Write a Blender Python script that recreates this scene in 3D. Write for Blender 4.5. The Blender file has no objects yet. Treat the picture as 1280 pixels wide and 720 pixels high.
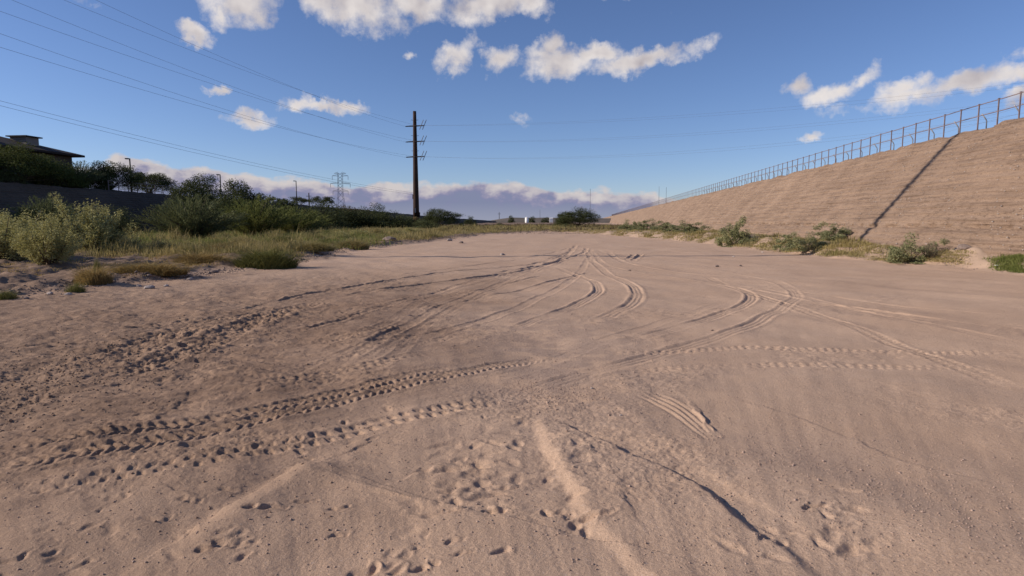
import bpy, math, random
import numpy as np
from mathutils import Vector
R = math.radians
C = bpy.context.scene.collection
SC = bpy.context.scene
# ------------------------------------------------------------------ camera
CAM_H = 1.6; F_PX = 782.0; PITCH = R(6.06)
cam_d = bpy.data.cameras.new('camera'); cam = bpy.data.objects.new('camera', cam_d); C.objects.link(cam)
cam_d.sensor_width = 36; cam_d.lens = F_PX / 1280 * 36; cam_d.clip_start = 0.05; cam_d.clip_end = 20000
cam.location = (0, 0, CAM_H); cam.rotation_euler = (math.pi/2 - PITCH, 0, 0)
SC.camera = cam
cT, sT = math.cos(PITCH), math.sin(PITCH)
def ray(px, py):
    r = (px-640)/F_PX; u = -(py-360)/F_PX
    return (r, cT+u*sT, -sT+u*cT)
def G(px, py, z=0.0):            # a spot on the ground plane
    d = ray(px, py); t = (z-CAM_H)/d[2]
    return (d[0]*t, d[1]*t)
def XZ(px, py, Y):               # x and height at distance Y
    d = ray(px, py); t = Y/d[1]
    return (d[0]*t, CAM_H+d[2]*t)
# ------------------------------------------------------------------ light
SUN_EL = R(25.0); SUN_TRAVEL = Vector((1.0, 0.075, 0)).normalized()
STR = 0.10
SKY_ROT = math.atan2(-SUN_TRAVEL.x, -SUN_TRAVEL.y)
sl = bpy.data.lights.new('sun', 'SUN'); sl.energy = 4.8; sl.angle = R(0.5); sl.color = (1.0, 0.87, 0.74)
sun = bpy.data.objects.new('sun', sl); C.objects.link(sun)
td = Vector((SUN_TRAVEL.x*math.cos(SUN_EL), SUN_TRAVEL.y*math.cos(SUN_EL), -math.sin(SUN_EL)))
sun.rotation_euler = td.to_track_quat('-Z', 'Y').to_euler()
sun.location = (-60, 0, 60)
SC.view_settings.view_transform = 'Standard'; SC.view_settings.look = 'None'
SC.view_settings.exposure = 0.15; SC.view_settings.gamma = 1.0
SC.view_settings.use_curve_mapping = False

W = bpy.data.worlds.new('World'); SC.world = W; W.use_nodes = True
nt = W.node_tree; nt.nodes.clear(); N = nt.nodes.new; L = nt.links.new
def math_(op, a, b=None, c=None, clamp=False, T=None):
    T = T or nt
    n = T.nodes.new('ShaderNodeMath'); n.operation = op; n.use_clamp = clamp
    for i, v in enumerate((a, b, c)):
        if v is None: continue
        if isinstance(v, (int, float)): n.inputs[i].default_value = v
        else: T.links.new(v, n.inputs[i])
    return n.outputs[0]
def mixc(T, fac, a, b, mode='MIX'):
    n = T.nodes.new('ShaderNodeMix'); n.data_type = 'RGBA'; n.blend_type = mode
    for sock, v in ((n.inputs[0], fac), (n.inputs[6], a), (n.inputs[7], b)):
        if isinstance(v, (int, float)): sock.default_value = v
        elif isinstance(v, tuple): sock.default_value = (*v, 1) if len(v) == 3 else v
        else: T.links.new(v, sock)
    return n.outputs[2]
def ramp(T, v, stops, interp='LINEAR'):
    n = T.nodes.new('ShaderNodeValToRGB'); T.links.new(v, n.inputs[0]); n.color_ramp.interpolation = interp
    e = n.color_ramp.elements
    while len(e) < len(stops): e.new(0.5)
    for el, (p, c) in zip(e, stops):
        el.position = p; el.color = (c, c, c, 1) if isinstance(c, (int, float)) else (*c, 1)
    return n.outputs[0]
def noise(T, vec, scale, detail=4, rough=0.5, lac=2.0, dim='3D', out=0):
    n = T.nodes.new('ShaderNodeTexNoise'); n.noise_dimensions = dim
    n.inputs['Scale'].default_value = scale; n.inputs['Detail'].default_value = detail
    n.inputs['Roughness'].default_value = rough; n.inputs['Lacunarity'].default_value = lac
    if vec is not None: T.links.new(vec, n.inputs['Vector'])
    return n.outputs[out]
def vmath(T, op, a, b=None, s=None):
    n = T.nodes.new('ShaderNodeVectorMath'); n.operation = op
    for i, v in enumerate((a, b)):
        if v is None: continue
        if isinstance(v, tuple): n.inputs[i].default_value = v
        else: T.links.new(v, n.inputs[i])
    if s is not None: n.inputs['Scale'].default_value = s
    return n.outputs['Value'] if op in ('LENGTH', 'DOT_PRODUCT') else n.outputs[0]
tc = N('ShaderNodeTexCoord'); sep = N('ShaderNodeSeparateXYZ'); L(tc.outputs['Generated'], sep.inputs[0])
az = math_('ARCTAN2', sep.outputs[0], sep.outputs[1]); el = math_('ARCSINE', sep.outputs[2])
cmb = N('ShaderNodeCombineXYZ'); L(az, cmb.inputs[0]); L(el, cmb.inputs[1])
P0 = cmb.outputs[0]
wn = noise(nt, P0, 22, 5, 0.6, out=1)
wv = vmath(nt, 'SCALE', vmath(nt, 'SUBTRACT', wn, (0.5, 0.5, 0.5)), s=0.055)
PW = vmath(nt, 'ADD', P0, wv)
def azel(px, py):
    d = Vector(ray(px, py)).normalized()
    return math.atan2(d.x, d.y), math.asin(d.z)
CL = [ # px, py, rx, ry, tilt(up to the right, degrees), weight
 (308,6,62,30,12,1),(278,18,22,18,40,.8),(450,10,100,36,-4,1),(520,10,60,26,0,1),(610,6,80,30,8,1),(660,4,40,20,0,.9),
 (243,40,24,13,0,.95),(570,70,40,22,28,1),(622,74,30,22,30,.85),(700,76,66,26,6,1),(690,62,20,24,0,.9),(810,74,96,16,9,1),(745,66,40,18,0,1),
 (274,114,26,8,2,.9),(312,149,42,13,2,1),(400,131,64,11,0,1),(374,128,34,14,6,1),(430,130,28,9,0,.9),
 (994,112,26,16,30,.8),(1045,116,48,15,12,.7),(1075,100,40,9,14,.55),(1130,120,66,16,6,.85),(1130,108,40,14,10,.8),(1205,103,84,18,10,1),(1275,92,70,20,12,1),(1278,120,30,12,20,1),
 (1005,168,20,8,0,.7),(511,70,18,7,-10,.6),(650,150,26,8,0,.3),(1100,135,100,9,2,.45),(1290,60,30,14,20,.6),
 (60,-60,120,50,0,1),(900,-80,200,60,5,1),(1400,-40,120,50,0,1),(1500,150,120,30,0,1),(-200,100,100,30,0,1)]
def cloud_field(PP):
    acc = None
    for (px, py, rx, ry, tilt, w) in CL:
        a, e = azel(px, py)
        mp = N('ShaderNodeMapping'); mp.vector_type = 'TEXTURE'
        cs = math.cos(a)**2
        mp.inputs['Location'].default_value = (a, e, 0); mp.inputs['Rotation'].default_value = (0, 0, R(tilt))
        mp.inputs['Scale'].default_value = (rx*.93/F_PX*max(cs, .6), ry*.90/F_PX, 1)
        L(PP, mp.inputs[0])
        v = math_('MULTIPLY_ADD', vmath(nt, 'LENGTH', mp.outputs[0]), -w, w)
        acc = v if acc is None else math_('SMOOTH_MAX', acc, v, 0.12)
    return acc
fld = cloud_field(PW)
nA = noise(nt, P0, 19, 9, 0.62); nB = noise(nt, vmath(nt, 'ADD', P0, (0.012, -0.014, 0)), 19, 9, 0.62)
den = math_('ADD', math_('MULTIPLY', fld, 1.35), math_('MULTIPLY', math_('SUBTRACT', nA, 0.54), 2.5))
alpha = ramp(nt, den, [(0.0, 0.0), (0.16, 0.16), (0.38, 0.46), (0.74, .88), (1.0, .98)])
nC = noise(nt, P0, 13, 3, 0.5); nD = noise(nt, vmath(nt, 'ADD', P0, (0.016, -0.016, 0)), 13, 3, 0.5)
lit = math_('MULTIPLY_ADD', math_('SUBTRACT', nC, nD), 2.2, math_('MULTIPLY_ADD', math_('SUBTRACT', nA, nB), 0.55, 0.80), clamp=True)
core = math_('MULTIPLY', fld, 0.34, clamp=True)
lit2 = math_('SUBTRACT', lit, core, clamp=True)
k = 1/STR
def cc(r, g, b): return (r*k, g*k, b*k)
ccol = mixc(nt, lit2, cc(.38, .345, .37), cc(.80, .745, .71))
# the far bank of cloud low over the horizon
nh = noise(nt, vmath(nt, 'MULTIPLY', P0, (1, 1.6, 1)), 16, 8, 0.55)
topc = N('ShaderNodeValToRGB'); L(math_('MULTIPLY_ADD', az, 1/1.7, 0.5), topc.inputs[0])
def fz(px): return azel(px, 250)[0]/1.7+0.5
pts = [(fz(-100), 255), (fz(150), 208), (fz(210), 213), (fz(300), 221), (fz(400), 229), (fz(470), 229), (fz(540), 231), (fz(590), 222), (fz(640), 227), (fz(700), 234), (fz(820), 242), (fz(900), 268)]
e_ = topc.color_ramp.elements
while len(e_) < len(pts): e_.new(.5)
for q, (p, y) in zip(e_, pts):
    v = max((277-y)/F_PX, 0)*5; q.position = p; q.color = (v, v, v, 1)
toph = math_('MULTIPLY', topc.outputs[0], 0.2)
toph2 = math_('ADD', toph, math_('MULTIPLY', math_('SUBTRACT', nh, 0.54), 0.050))
below = math_('SUBTRACT', toph2, el)
balpha = math_('MULTIPLY', below, 170, clamp=True)
puff = math_('ADD', math_('MULTIPLY', math_('SUBTRACT', nh, 0.47), 0.0), 0)
nh2 = noise(nt, vmath(nt, 'ADD', vmath(nt, 'MULTIPLY', P0, (1, 1.6, 1)), (0.010, -0.016, 0)), 16, 8, 0.55)
deep = math_('MULTIPLY', math_('ADD', below, math_('MULTIPLY', math_('SUBTRACT', nh, nh2), -0.11)), 30, clamp=True)
bcol = ramp(nt, deep, [(0.0, (.56, .52, .52)), (0.35, (.45, .42, .46)), (0.6, (.27, .26, .37)), (.8, (.205, .22, .345)), (1.0, (.20, .225, .34))])
lowf = math_('MULTIPLY', math_('SUBTRACT', 0.030, el), 35, clamp=True)
bcol = mixc(nt, lowf, bcol, (.28, .30, .39))
bcol = vmath(nt, 'SCALE', bcol, s=k)
sky = N('ShaderNodeTexSky'); sky.sky_type = 'NISHITA'; sky.sun_disc = False
sky.sun_elevation = SUN_EL; sky.sun_rotation = SKY_ROT
sky.altitude = 400; sky.air_density = 0.9; sky.dust_density = 0.1; sky.ozone_density = 4.0
skyc = mixc(nt, 1.0, sky.outputs[0], (.92, .89, 1.03), 'MULTIPLY')
c1 = mixc(nt, alpha, skyc, ccol)
c2 = mixc(nt, balpha, c1, bcol)
bg = N('ShaderNodeBackground'); L(c2, bg.inputs[0]); bg.inputs[1].default_value = STR
wo = N('ShaderNodeOutputWorld'); L(bg.outputs[0], wo.inputs[0])

# ------------------------------------------------------------------ naming helpers
def tag(o, label=None, cat=None, group=None, kind=None):
    if label: o['label'] = label
    if cat: o['category'] = cat
    if group: o['group'] = group
    if kind: o['kind'] = kind
    return o
def link(name, me, parent=None, mat=None):
    o = bpy.data.objects.new(name, me); C.objects.link(o)
    if mat: me.materials.clear(); me.materials.append(mat)
    if parent: o.parent = parent
    return o
def empty(name, loc, label=None, cat=None, group=None, rz=0):
    o = bpy.data.objects.new(name, None); C.objects.link(o); o.location = loc; o.rotation_euler.z = rz
    o.empty_display_size = .2
    return tag(o, label, cat, group)
def mesh_np(name, V, F, smooth=False):
    V = np.asarray(V, np.float32).reshape(-1, 3); F = np.asarray(F, np.int32); n = F.shape[1]
    me = bpy.data.meshes.new(name); me.vertices.add(len(V)); me.vertices.foreach_set('co', V.ravel())
    me.loops.add(F.size); me.loops.foreach_set('vertex_index', F.ravel())
    me.polygons.add(len(F)); me.polygons.foreach_set('loop_start', np.arange(0, F.size, n, dtype=np.int32))
    if smooth: me.polygons.foreach_set('use_smooth', np.ones(len(F), bool))
    me.update(calc_edges=True)
    return me
class MB:
    def __init__(s): s.v = []; s.f = []
    def box(s, c, d, rz=0):
        b = len(s.v); ca, sa = math.cos(rz), math.sin(rz)
        for z in (-1, 1):
            for x, y in ((-1, -1), (1, -1), (1, 1), (-1, 1)):
                X, Y = x*d[0]/2, y*d[1]/2
                s.v.append((c[0]+X*ca-Y*sa, c[1]+X*sa+Y*ca, c[2]+z*d[2]/2))
        s.f += [(b, b+3, b+2, b+1), (b+4, b+5, b+6, b+7)] + [(b+i, b+(i+1) % 4, b+4+(i+1) % 4, b+4+i) for i in range(4)]
    def tube(s, pts, rad, n=6, cap=True):
        pts = [Vector(p) for p in pts]; rad = rad if isinstance(rad, (list, tuple)) else [rad]*len(pts)
        b = len(s.v)
        for i, p in enumerate(pts):
            t = (pts[min(i+1, len(pts)-1)]-pts[max(i-1, 0)]).normalized()
            a = Vector((0, 0, 1)) if abs(t.z) < .9 else Vector((1, 0, 0))
            u = t.cross(a).normalized(); w = t.cross(u)
            for j in range(n):
                q = 2*math.pi*(j+.5)/n; s.v.append(tuple(p+(u*math.cos(q)+w*math.sin(q))*rad[i]))
        for i in range(len(pts)-1):
            for j in range(n):
                s.f.append((b+i*n+j, b+(i+1)*n+j, b+(i+1)*n+(j+1) % n, b+i*n+(j+1) % n))
        if cap:
            s.f.append(tuple(b+j for j in range(n))); s.f.append(tuple(b+(len(pts)-1)*n+j for j in reversed(range(n))))
    def poly(s, pts, faces):
        b = len(s.v); s.v += [tuple(p) for p in pts]; s.f += [tuple(b+i for i in f) for f in faces]
    def build(s, name, mat, parent=None, smooth=False):
        me = bpy.data.meshes.new(name); me.from_pydata(s.v, [], s.f)
        if smooth: me.shade_smooth()
        me.update()
        return link(name, me, parent, mat)
# ------------------------------------------------------------------ materials
def new_mat(name, rough=0.85):
    m = bpy.data.materials.new(name); m.use_nodes = True; T = m.node_tree
    b = T.nodes['Principled BSDF']; b.inputs['Roughness'].default_value = rough
    b.inputs['Specular IOR Level'].default_value = 0.25
    return m, T, b
def geo_pos(T): return T.nodes.new('ShaderNodeNewGeometry').outputs['Position']
def bump(T, b, h, strength, dist, nrm=None):
    n = T.nodes.new('ShaderNodeBump'); n.inputs['Strength'].default_value = strength; n.inputs['Distance'].default_value = dist
    T.links.new(h, n.inputs['Height'])
    if nrm: T.links.new(nrm, n.inputs['Normal'])
    if b: T.links.new(n.outputs[0], b.inputs['Normal'])
    return n.outputs[0]
def simple(name, c1, c2, scale=3, rough=.8, metal=0, bs=0.0):
    m, T, b = new_mat(name, rough); p = geo_pos(T)
    T.links.new(mixc(T, ramp(T, noise(T, p, scale, 5, .6), [(.35, 0.), (.65, 1.)]), c1, c2), b.inputs['Base Color'])
    b.inputs['Metallic'].default_value = metal
    if bs: bump(T, b, noise(T, p, scale*6, 4), bs, .02)
    return m
def leaf_mat(name, c1, c2, c3=None, scale=1.2, transl=.25):
    m, T, b = new_mat(name, .7); p = geo_pos(T)
    f = ramp(T, noise(T, p, scale, 3, .6), [(.3, 0.), (.7, 1.)])
    col = mixc(T, f, c1, c2)
    if c3:
        f2 = ramp(T, noise(T, p, scale*9, 2, .6), [(.45, 0.), (.75, 1.)]); col = mixc(T, f2, col, c3)
    T.links.new(col, b.inputs['Base Color']); b.inputs['Specular IOR Level'].default_value = .1
    tr = T.nodes.new('ShaderNodeBsdfTranslucent'); T.links.new(col, tr.inputs[0])
    ms = T.nodes.new('ShaderNodeMixShader'); ms.inputs[0].default_value = transl
    T.links.new(b.outputs[0], ms.inputs[1]); T.links.new(tr.outputs[0], ms.inputs[2])
    T.links.new(ms.outputs[0], T.nodes['Material Output'].inputs[0])
    return m
M = {}
M['salt'] = leaf_mat('saltbush_leaf', (.29, .28, .10), (.40, .375, .15), (.48, .44, .22))
M['salt_r'] = leaf_mat('saltbush_leaf_green', (.17, .19, .09), (.28, .285, .14), (.40, .38, .21))
M['broom'] = leaf_mat('broom_leaf', (.085, .105, .045), (.14, .155, .065), (.19, .195, .09))
M['broom2'] = leaf_mat('fresh_green_leaf', (.10, .125, .035), (.16, .18, .05), (.21, .205, .07))
M['dark'] = leaf_mat('dark_tree_leaf', (.045, .058, .022), (.078, .092, .034), (.11, .115, .048))
M['verde'] = leaf_mat('palo_verde_leaf', (.06, .08, .02), (.10, .115, .03), (.13, .14, .045))
M['gold'] = leaf_mat('dry_grass', (.30, .20, .075), (.36, .26, .10), (.42, .34, .16), scale=2, transl=.35)
M['weed'] = leaf_mat('weed_grass', (.19, .18, .065), (.36, .29, .12), (.46, .36, .18), scale=.6, transl=.35)
M['straw'] = leaf_mat('straw_grass', (.30, .25, .12), (.42, .34, .18), (.22, .21, .09), scale=.9, transl=.3)
M['green'] = leaf_mat('green_grass', (.14, .17, .045), (.21, .23, .07), transl=.35)
M['mound'] = leaf_mat('green_mound_grass', (.10, .115, .035), (.17, .17, .05), (.25, .22, .08), scale=3, transl=.3)
M['dry'] = leaf_mat('dead_brush', (.10, .075, .055), (.16, .125, .09), (.22, .19, .14), transl=.1)
M['brown'] = leaf_mat('brown_brush', (.10, .07, .04), (.14, .10, .055), (.09, .09, .04), transl=.15)
M['bark'] = simple('bark', (.06, .045, .03), (.11, .085, .06), 8)
M['steel_rust'] = simple('weathering_steel', (.028, .014, .010), (.05, .025, .017), 1.2, .75, 0)
M['steel_base'] = simple('rusty_orange_steel', (.16, .055, .022), (.07, .028, .015), 1.5, .8)
M['insul'] = simple('insulator_grey', (.12, .13, .15), (.18, .18, .2), 5, .4)
M['rail'] = simple('rusty_rail_steel', (.18, .135, .135), (.27, .21, .21), 4, .7, .2)
M['galv'] = simple('galvanised_steel', (.22, .23, .25), (.32, .32, .33), 4, .5, .4)
M['lat'] = simple('tower_steel', (.10, .11, .13), (.14, .15, .17), 1, .6, .3)
M['wire'] = simple('wire_aluminium', (.14, .14, .15), (.18, .18, .19), 1, .6, 0)
M['wood'] = simple('dark_wood_pole', (.05, .038, .03), (.08, .06, .045), 2)
M['lamp'] = simple('dark_lamp_paint', (.02, .02, .022), (.03, .03, .03), 2, .5)
M['glass_l'] = simple('lamp_glass', (.35, .35, .33), (.4, .4, .38), 2, .3)
M['white'] = simple('white_paint', (.78, .77, .74), (.84, .83, .8), 1, .6)
M['rock'] = simple('pale_rock', (.30, .25, .22), (.46, .40, .36), 9, .9, 0, .4)
M['rockd'] = simple('brown_rock', (.16, .12, .10), (.27, .21, .18), 9, .9, 0, .4)
# ------------------------------------------------------------------ numpy noise
def _h(ix, iy, s):
    h = (ix.astype(np.int64)*374761393 + iy.astype(np.int64)*668265263 + s*974634777) & 0xffffffff
    h = ((h ^ (h >> 13))*1274126177) & 0xffffffff
    return (h ^ (h >> 16))
def pn(x, y, s=0):
    ix = np.floor(x); iy = np.floor(y); fx = (x-ix).astype(np.float32); fy = (y-iy).astype(np.float32)
    u = fx*fx*fx*(fx*(fx*6-15)+10); v = fy*fy*fy*(fy*(fy*6-15)+10)
    def g(ox, oy):
        a = (_h(ix+ox, iy+oy, s) & 1023).astype(np.float32)*(2*math.pi/1024)
        return np.cos(a)*(fx-ox)+np.sin(a)*(fy-oy)
    a = g(0, 0); b = g(1, 0); c = g(0, 1); d = g(1, 1)
    return (a+(b-a)*u + ((c+(d-c)*u)-(a+(b-a)*u))*v)*1.5
def fbm(x, y, sc, o=3, s=0, g=.5):
    t = 0; a = 1
    for i in range(o): t = t+a*pn(x*sc, y*sc, s+i*7); sc *= 2.03; a *= g
    return t
def sst(a, b, x):
    t = np.clip((x-a)/(b-a), 0, 1); return t*t*(3-2*t)
# ------------------------------------------------------------------ ground height
def smooth_path(pts, step=0.25):
    P = [np.array(p, float) for p in pts]; P = [2*P[0]-P[1]]+P+[2*P[-1]-P[-2]]; out = []
    for i in range(1, len(P)-2):
        n = max(2, int(np.linalg.norm(P[i+1]-P[i])/step)); n = min(n, 60)
        for q in range(n):
            t = q/n
            out.append(.5*((2*P[i])+(-P[i-1]+P[i+1])*t+(2*P[i-1]-5*P[i]+4*P[i+1]-P[i+2])*t*t+(-P[i-1]+3*P[i]-3*P[i+1]+P[i+2])*t**3))
    out.append(P[-2]); return np.array(out)
def path_dist(x, y, path, reach):
    D = np.full(x.shape, 1e9, np.float32); S = np.zeros(x.shape, np.float32)
    lo = path.min(0)-reach; hi = path.max(0)+reach
    idx = np.nonzero((x > lo[0]) & (x < hi[0]) & (y > lo[1]) & (y < hi[1]))[0]
    xs = x[idx]; ys = y[idx]; d_ = np.full(xs.shape, 1e9, np.float32); s_ = np.zeros(xs.shape, np.float32); acc = 0
    for i in range(0, len(path)-1):
        a = path[i]; b = path[i+1]; ab = b-a; ln = np.hypot(*ab)
        if ln < 1e-6: continue
        m = np.nonzero((xs > min(a[0], b[0])-reach) & (xs < max(a[0], b[0])+reach) & (ys > min(a[1], b[1])-reach) & (ys < max(a[1], b[1])+reach))[0]
        if len(m):
            px = xs[m]-a[0]; py = ys[m]-a[1]
            tr = (px*ab[0]+py*ab[1])/ln**2; t = np.clip(tr, 0, 1)
            dx = px-t*ab[0]; dy = py-t*ab[1]; sg = np.sign(ab[0]*py-ab[1]*px); dd = np.hypot(dx, dy)
            up = dd < np.abs(d_[m]); mm = m[up]
            d_[mm] = (dd*sg)[up]; s_[mm] = (acc+t*ln)[up]
        acc += ln
    D[idx] = d_; S[idx] = s_
    return D, S, acc
# tyre tracks: pixel control points -> ground, half width, depth, kind
TR = [
 ([(-60,592),(0,582),(75,571),(150,560),(250,541),(350,517),(450,493),(560,470),(640,455),(700,445)], .13, .033, 'lug'),
 ([(-60,568),(0,560),(100,548),(200,534),(300,517),(420,492),(520,470),(600,456)], .10, .032, 'lug'),
 ([(-60,628),(0,617),(100,601),(200,586),(300,565),(400,545),(480,526),(560,512),(650,494),(690,482)], .12, .026, 'chunk'),
 ([(640,496),(690,482),(790,452),(865,432),(940,407),(985,380),(995,367),(965,352),(890,338),(830,332),(775,322),(745,312)], .12, .014, 'rib'),
 ([(-60,640),(60,622),(180,604),(300,584),(400,566)], .09, .012, 'chunk'),
 ([(120,470),(260,452),(420,436),(560,412),(660,380),(720,345),(738,318)], .11, .012, 'rut'),
 ([(420,520),(560,487),(660,462),(760,425),(850,395),(915,372)], .10, .005, 'rut'),
 ([(300,420),(420,398),(540,372),(640,350),(710,326)], .10, .014, 'chunk'),
 ([(300,470),(420,450),(520,432),(610,405)], .10, .012, 'churn'),
 ([(500,345),(600,331),(680,319),(714,309)], .10, .016, 'rut'),
 ([(850,352),(960,362),(1090,392),(1290,432)], .12, .012, 'rut'),
 ([(60,545),(165,520),(280,495),(350,477),(450,460),(500,450),(580,432)], .10, .018, 'chunk'),
 ([(-80,530),(0,508),(60,492),(140,470),(210,447),(280,420),(330,398),(380,382),(420,372)], .24, .040, 'churn'),
 ([(420,372),(500,359),(600,347),(660,337),(700,325),(716,312),(720,306)], .12, .032, 'rut'),
 ([(-60,492),(0,476),(70,460),(150,440),(230,415),(290,394)], .30, .036, 'churn'),
 ([(290,391),(345,377),(430,360),(540,343),(620,335),(676,328),(706,318),(716,309)], .10, .028, 'rut'),
 ([(620,341),(676,332),(702,325),(728,317),(733,310)], .12, .04, 'rut'),
 ([(0,440),(90,425),(160,412),(230,402),(300,396),(360,380)], .14, .03, 'churn'),
 ([(640,412),(690,393),(730,378),(748,365),(742,353),(715,342),(690,332)], .11, .020, 'rib'),
 ([(745,402),(775,389),(797,372),(790,357),(765,345),(740,325),(735,312)], .13, .020, 'rib'),
 ([(795,425),(865,405),(920,385),(940,371),(920,360),(860,350),(800,341),(757,331),(742,318),(738,311)], .12, .018, 'rib'),
 ([(760,314),(775,326),(817,336),(880,343),(950,350)], .12, .018, 'rut'),
 ([(783,325),(788,321),(793,317)], .12, .05, 'rut'), ([(791,326),(797,321),(801,317)], .12, .05, 'rut'),
 ([(880,345),(930,363),(1020,394),(1100,421),(1160,443),(1220,463),(1290,489)], .12, .022, 'chunk'),
 ([(900,352),(1000,374),(1080,386),(1160,398),(1290,414)], .12, .014, 'rut'),
 ([(970,360),(1080,376),(1200,388),(1290,396)], .08, .014, 'rut'),
 ([(740,443),(840,441),(940,435),(1000,438),(1060,437),(1150,438),(1290,437)], .10, .022, 'chunk'),
 ([(760,470),(850,461),(1000,457),(1140,457),(1290,457)], .10, .018, 'chunk'),
 ([(330,412),(420,405),(500,400)], .09, .014, 'chunk'), ([(200,438),(300,440),(360,442)], .09, .02, 'chunk'), ([(240,460),(330,461),(390,460)], .08, .014, 'chunk'),
 ([(560,382),(640,366),(700,350),(745,338)], .12, .018, 'rut'),
 ([(540,375),(620,358),(690,342)], .10, .014, 'rut'),
]
_rt = random.Random(8)
for i_ in range(9):
    u_ = i_/8; y0 = 425+105*u_+_rt.uniform(-8, 8); y1 = 368+44*u_+_rt.uniform(-6, 6); k_ = ('chunk', 'rut', 'churn', 'lug')[i_ % 4]
    mid = (380+60*u_+_rt.uniform(-30, 30), (y0*.42+y1*.62)-5)
    TR.append(([(-60, y0+14), (90, y0-6), (230, y0-.45*(y0-y1)), mid, (550, y1-12-5*u_), (650, 334+14*u_), (722+_rt.uniform(-8, 10), 310+_rt.uniform(0, 4))], _rt.uniform(.08, .12), (.018 if k_ == 'churn' else .011)*_rt.uniform(.6, 1.1), k_))
TRP = [(smooth_path([G(*p) for p in pts]), w, dp, k_) for pts, w, dp, k_ in TR]
# little sand scarps: low side lies to the right of the walking direction
SCP = [
 ([(742,487),(770,510),(860,580),(960,640),(1040,700),(1090,740)], .012, .8),
 ([(110,745),(200,690),(290,633),(360,590),(440,560)], -.085, 1.3),
 ([(880,490),(1000,520),(1120,568),(1290,615)], -.009, .5),
 ([(430,640),(520,590),(600,572)], -.018, .6),
 ([(845,487),(872,518),(893,553)], .012, .10), ([(862,498),(888,530),(903,553)], -.024, .08),
 ([(330,590),(250,620),(170,600)], .015, .2),
]
PLA = smooth_path([G(*p) for p in [(676,519),(668,532),(674,556),(698,600),(732,655),(790,720),(860,800)]], .1)
PLB = smooth_path([G(*p) for p in [(676,519),(700,529),(740,548),(790,570),(860,600),(920,645),(990,690),(1040,735),(1100,800)]], .1)
_rs = random.Random(4)
def fan_scarps():
    out = []
    for i in range(34):
        t = _rs.random(); px0 = 690+330*t+_rs.uniform(-30, 30); py0 = 520+90*_rs.random()+60*t
        L_ = _rs.uniform(25, 110); a = R(_rs.uniform(28, 62)) if px0 < 900 else R(_rs.uniform(20, 45)); p = [(px0, py0)]
        for q in range(3): a += _rs.uniform(-.15, .15); p.append((p[-1][0]+L_/3*math.cos(a), p[-1][1]+L_/3*math.sin(a)))
        out.append((smooth_path([G(*v) for v in p], .06), _rs.choice([-1, -1, 1])*_rs.uniform(.006, .014), _rs.uniform(.08, .2)))
    for i in range(16):
        px0 = _rs.uniform(60, 560); py0 = _rs.uniform(560, 700); L_ = _rs.uniform(60, 150); a = -R(_rs.uniform(12, 38)); p = [(px0, py0)]
        for q in range(3): a += _rs.uniform(-.15, .15); p.append((p[-1][0]+L_/3*math.cos(a), p[-1][1]+L_/3*math.sin(a)))
        out.append((smooth_path([G(*v) for v in p], .06), _rs.choice([-1, 1])*_rs.uniform(.006, .013), _rs.uniform(.12, .4)))
    return out
SCPP = fan_scarps()+[(smooth_path([G(*p) for p in pts], .1), a, f) for pts, a, f in SCP]
GRV = [ # thin parallel grooves of a skid
 [(790+i*7, 492-i*1.5), (835+i*7, 515-i*2), (882+i*5, 548-i*1)] for i in range(4)]
GRVP = [smooth_path([G(*p) for p in g], .1) for g in GRV]
rng = np.random.default_rng(5)
FP = []
def fpad(cx, cy, sx, sy, n, lo=.03, hi=.06, dep=.03):
    for _ in range(n):
        px = cx+rng.normal()*sx; py = cy+rng.normal()*sy
        if py < 330: continue
        X, Y = G(px, py); FP.append((X, Y, rng.uniform(lo, hi)*.72, rng.uniform(.25, 1)*dep*.55, rng.uniform(0, 3.1)))
fpad(605,590,42,28,64,.05,.12,.022); fpad(600,640,60,16,20,.04,.09,.016); fpad(690,655,22,18,8,.04,.07,.024); fpad(520,690,60,14,8); fpad(270,665,35,18,6, .04, .07, .025)
fpad(140,640,60,30,14, .03, .07, .018); fpad(560,500,60,25,16,.025,.04,.014); fpad(240,470,90,18,40, .03, .09, .02)
fpad(1020,660,55,25,16, .03,.08,.02); fpad(80,420,70,16,50,.05,.16,.025); fpad(330,430,60,20,26,.04,.1,.016); fpad(200,375,70,8,26,.08,.2,.03)
fpad(420,540,40,16,8); fpad(640,420,160,30,26,.03,.07,.008); fpad(60,680,60,25,14,.03,.06,.02)
for (px, py, rr, dp) in [(312,644,.05,.05),(333,643,.045,.035),(253,692,.045,.05),(275,686,.05,.04),(295,688,.04,.03),(228,625,.04,.03),(236,628,.03,.03),(738,655,.06,.07),(610,645,.04,.05),(565,645,.035,.03),(417,673,.035,.035),(418,640,.035,.04),(376,630,.04,.03),(370,577,.03,.03),(520,690,.03,.02),(562,684,.035,.03),(574,699,.035,.03),(1015,640,.06,.05),(1050,665,.05,.03),(370,551,.05,.03),(1060,690,.08,.05),(452,715,.06,.04)]:
    X, Y = G(px, py); FP.append((X, Y, rr*.75, dp*.36, .3)); FP.append((X+rr*1.5, Y+rr*.3, rr*.7, dp*.22, .6))
def left_edge(y):
    return np.interp(y, [0, 12, 15, 18.5, 22, 30, 38, 57, 80, 100, 140], [-11.5, -11, -10.4, -9.4, -8.6, -8.8, -9.0, -6.0, -3.5, 5, 30])
def right_edge(y):
    return np.interp(y, [0, 20, 24, 28, 40, 62, 90, 105, 140], [17, 15.7, 15.2, 14.2, 14.3, 13.0, 9.0, 5, -20])
def masks(x, y):
    n = fbm(x, y, .35, 3, 91)*1.2
    vl = sst(-.5, .9, left_edge(y)-x+n); vr = sst(-.5, .6, x-right_edge(y)+n*.5)
    return vl, vr
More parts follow.
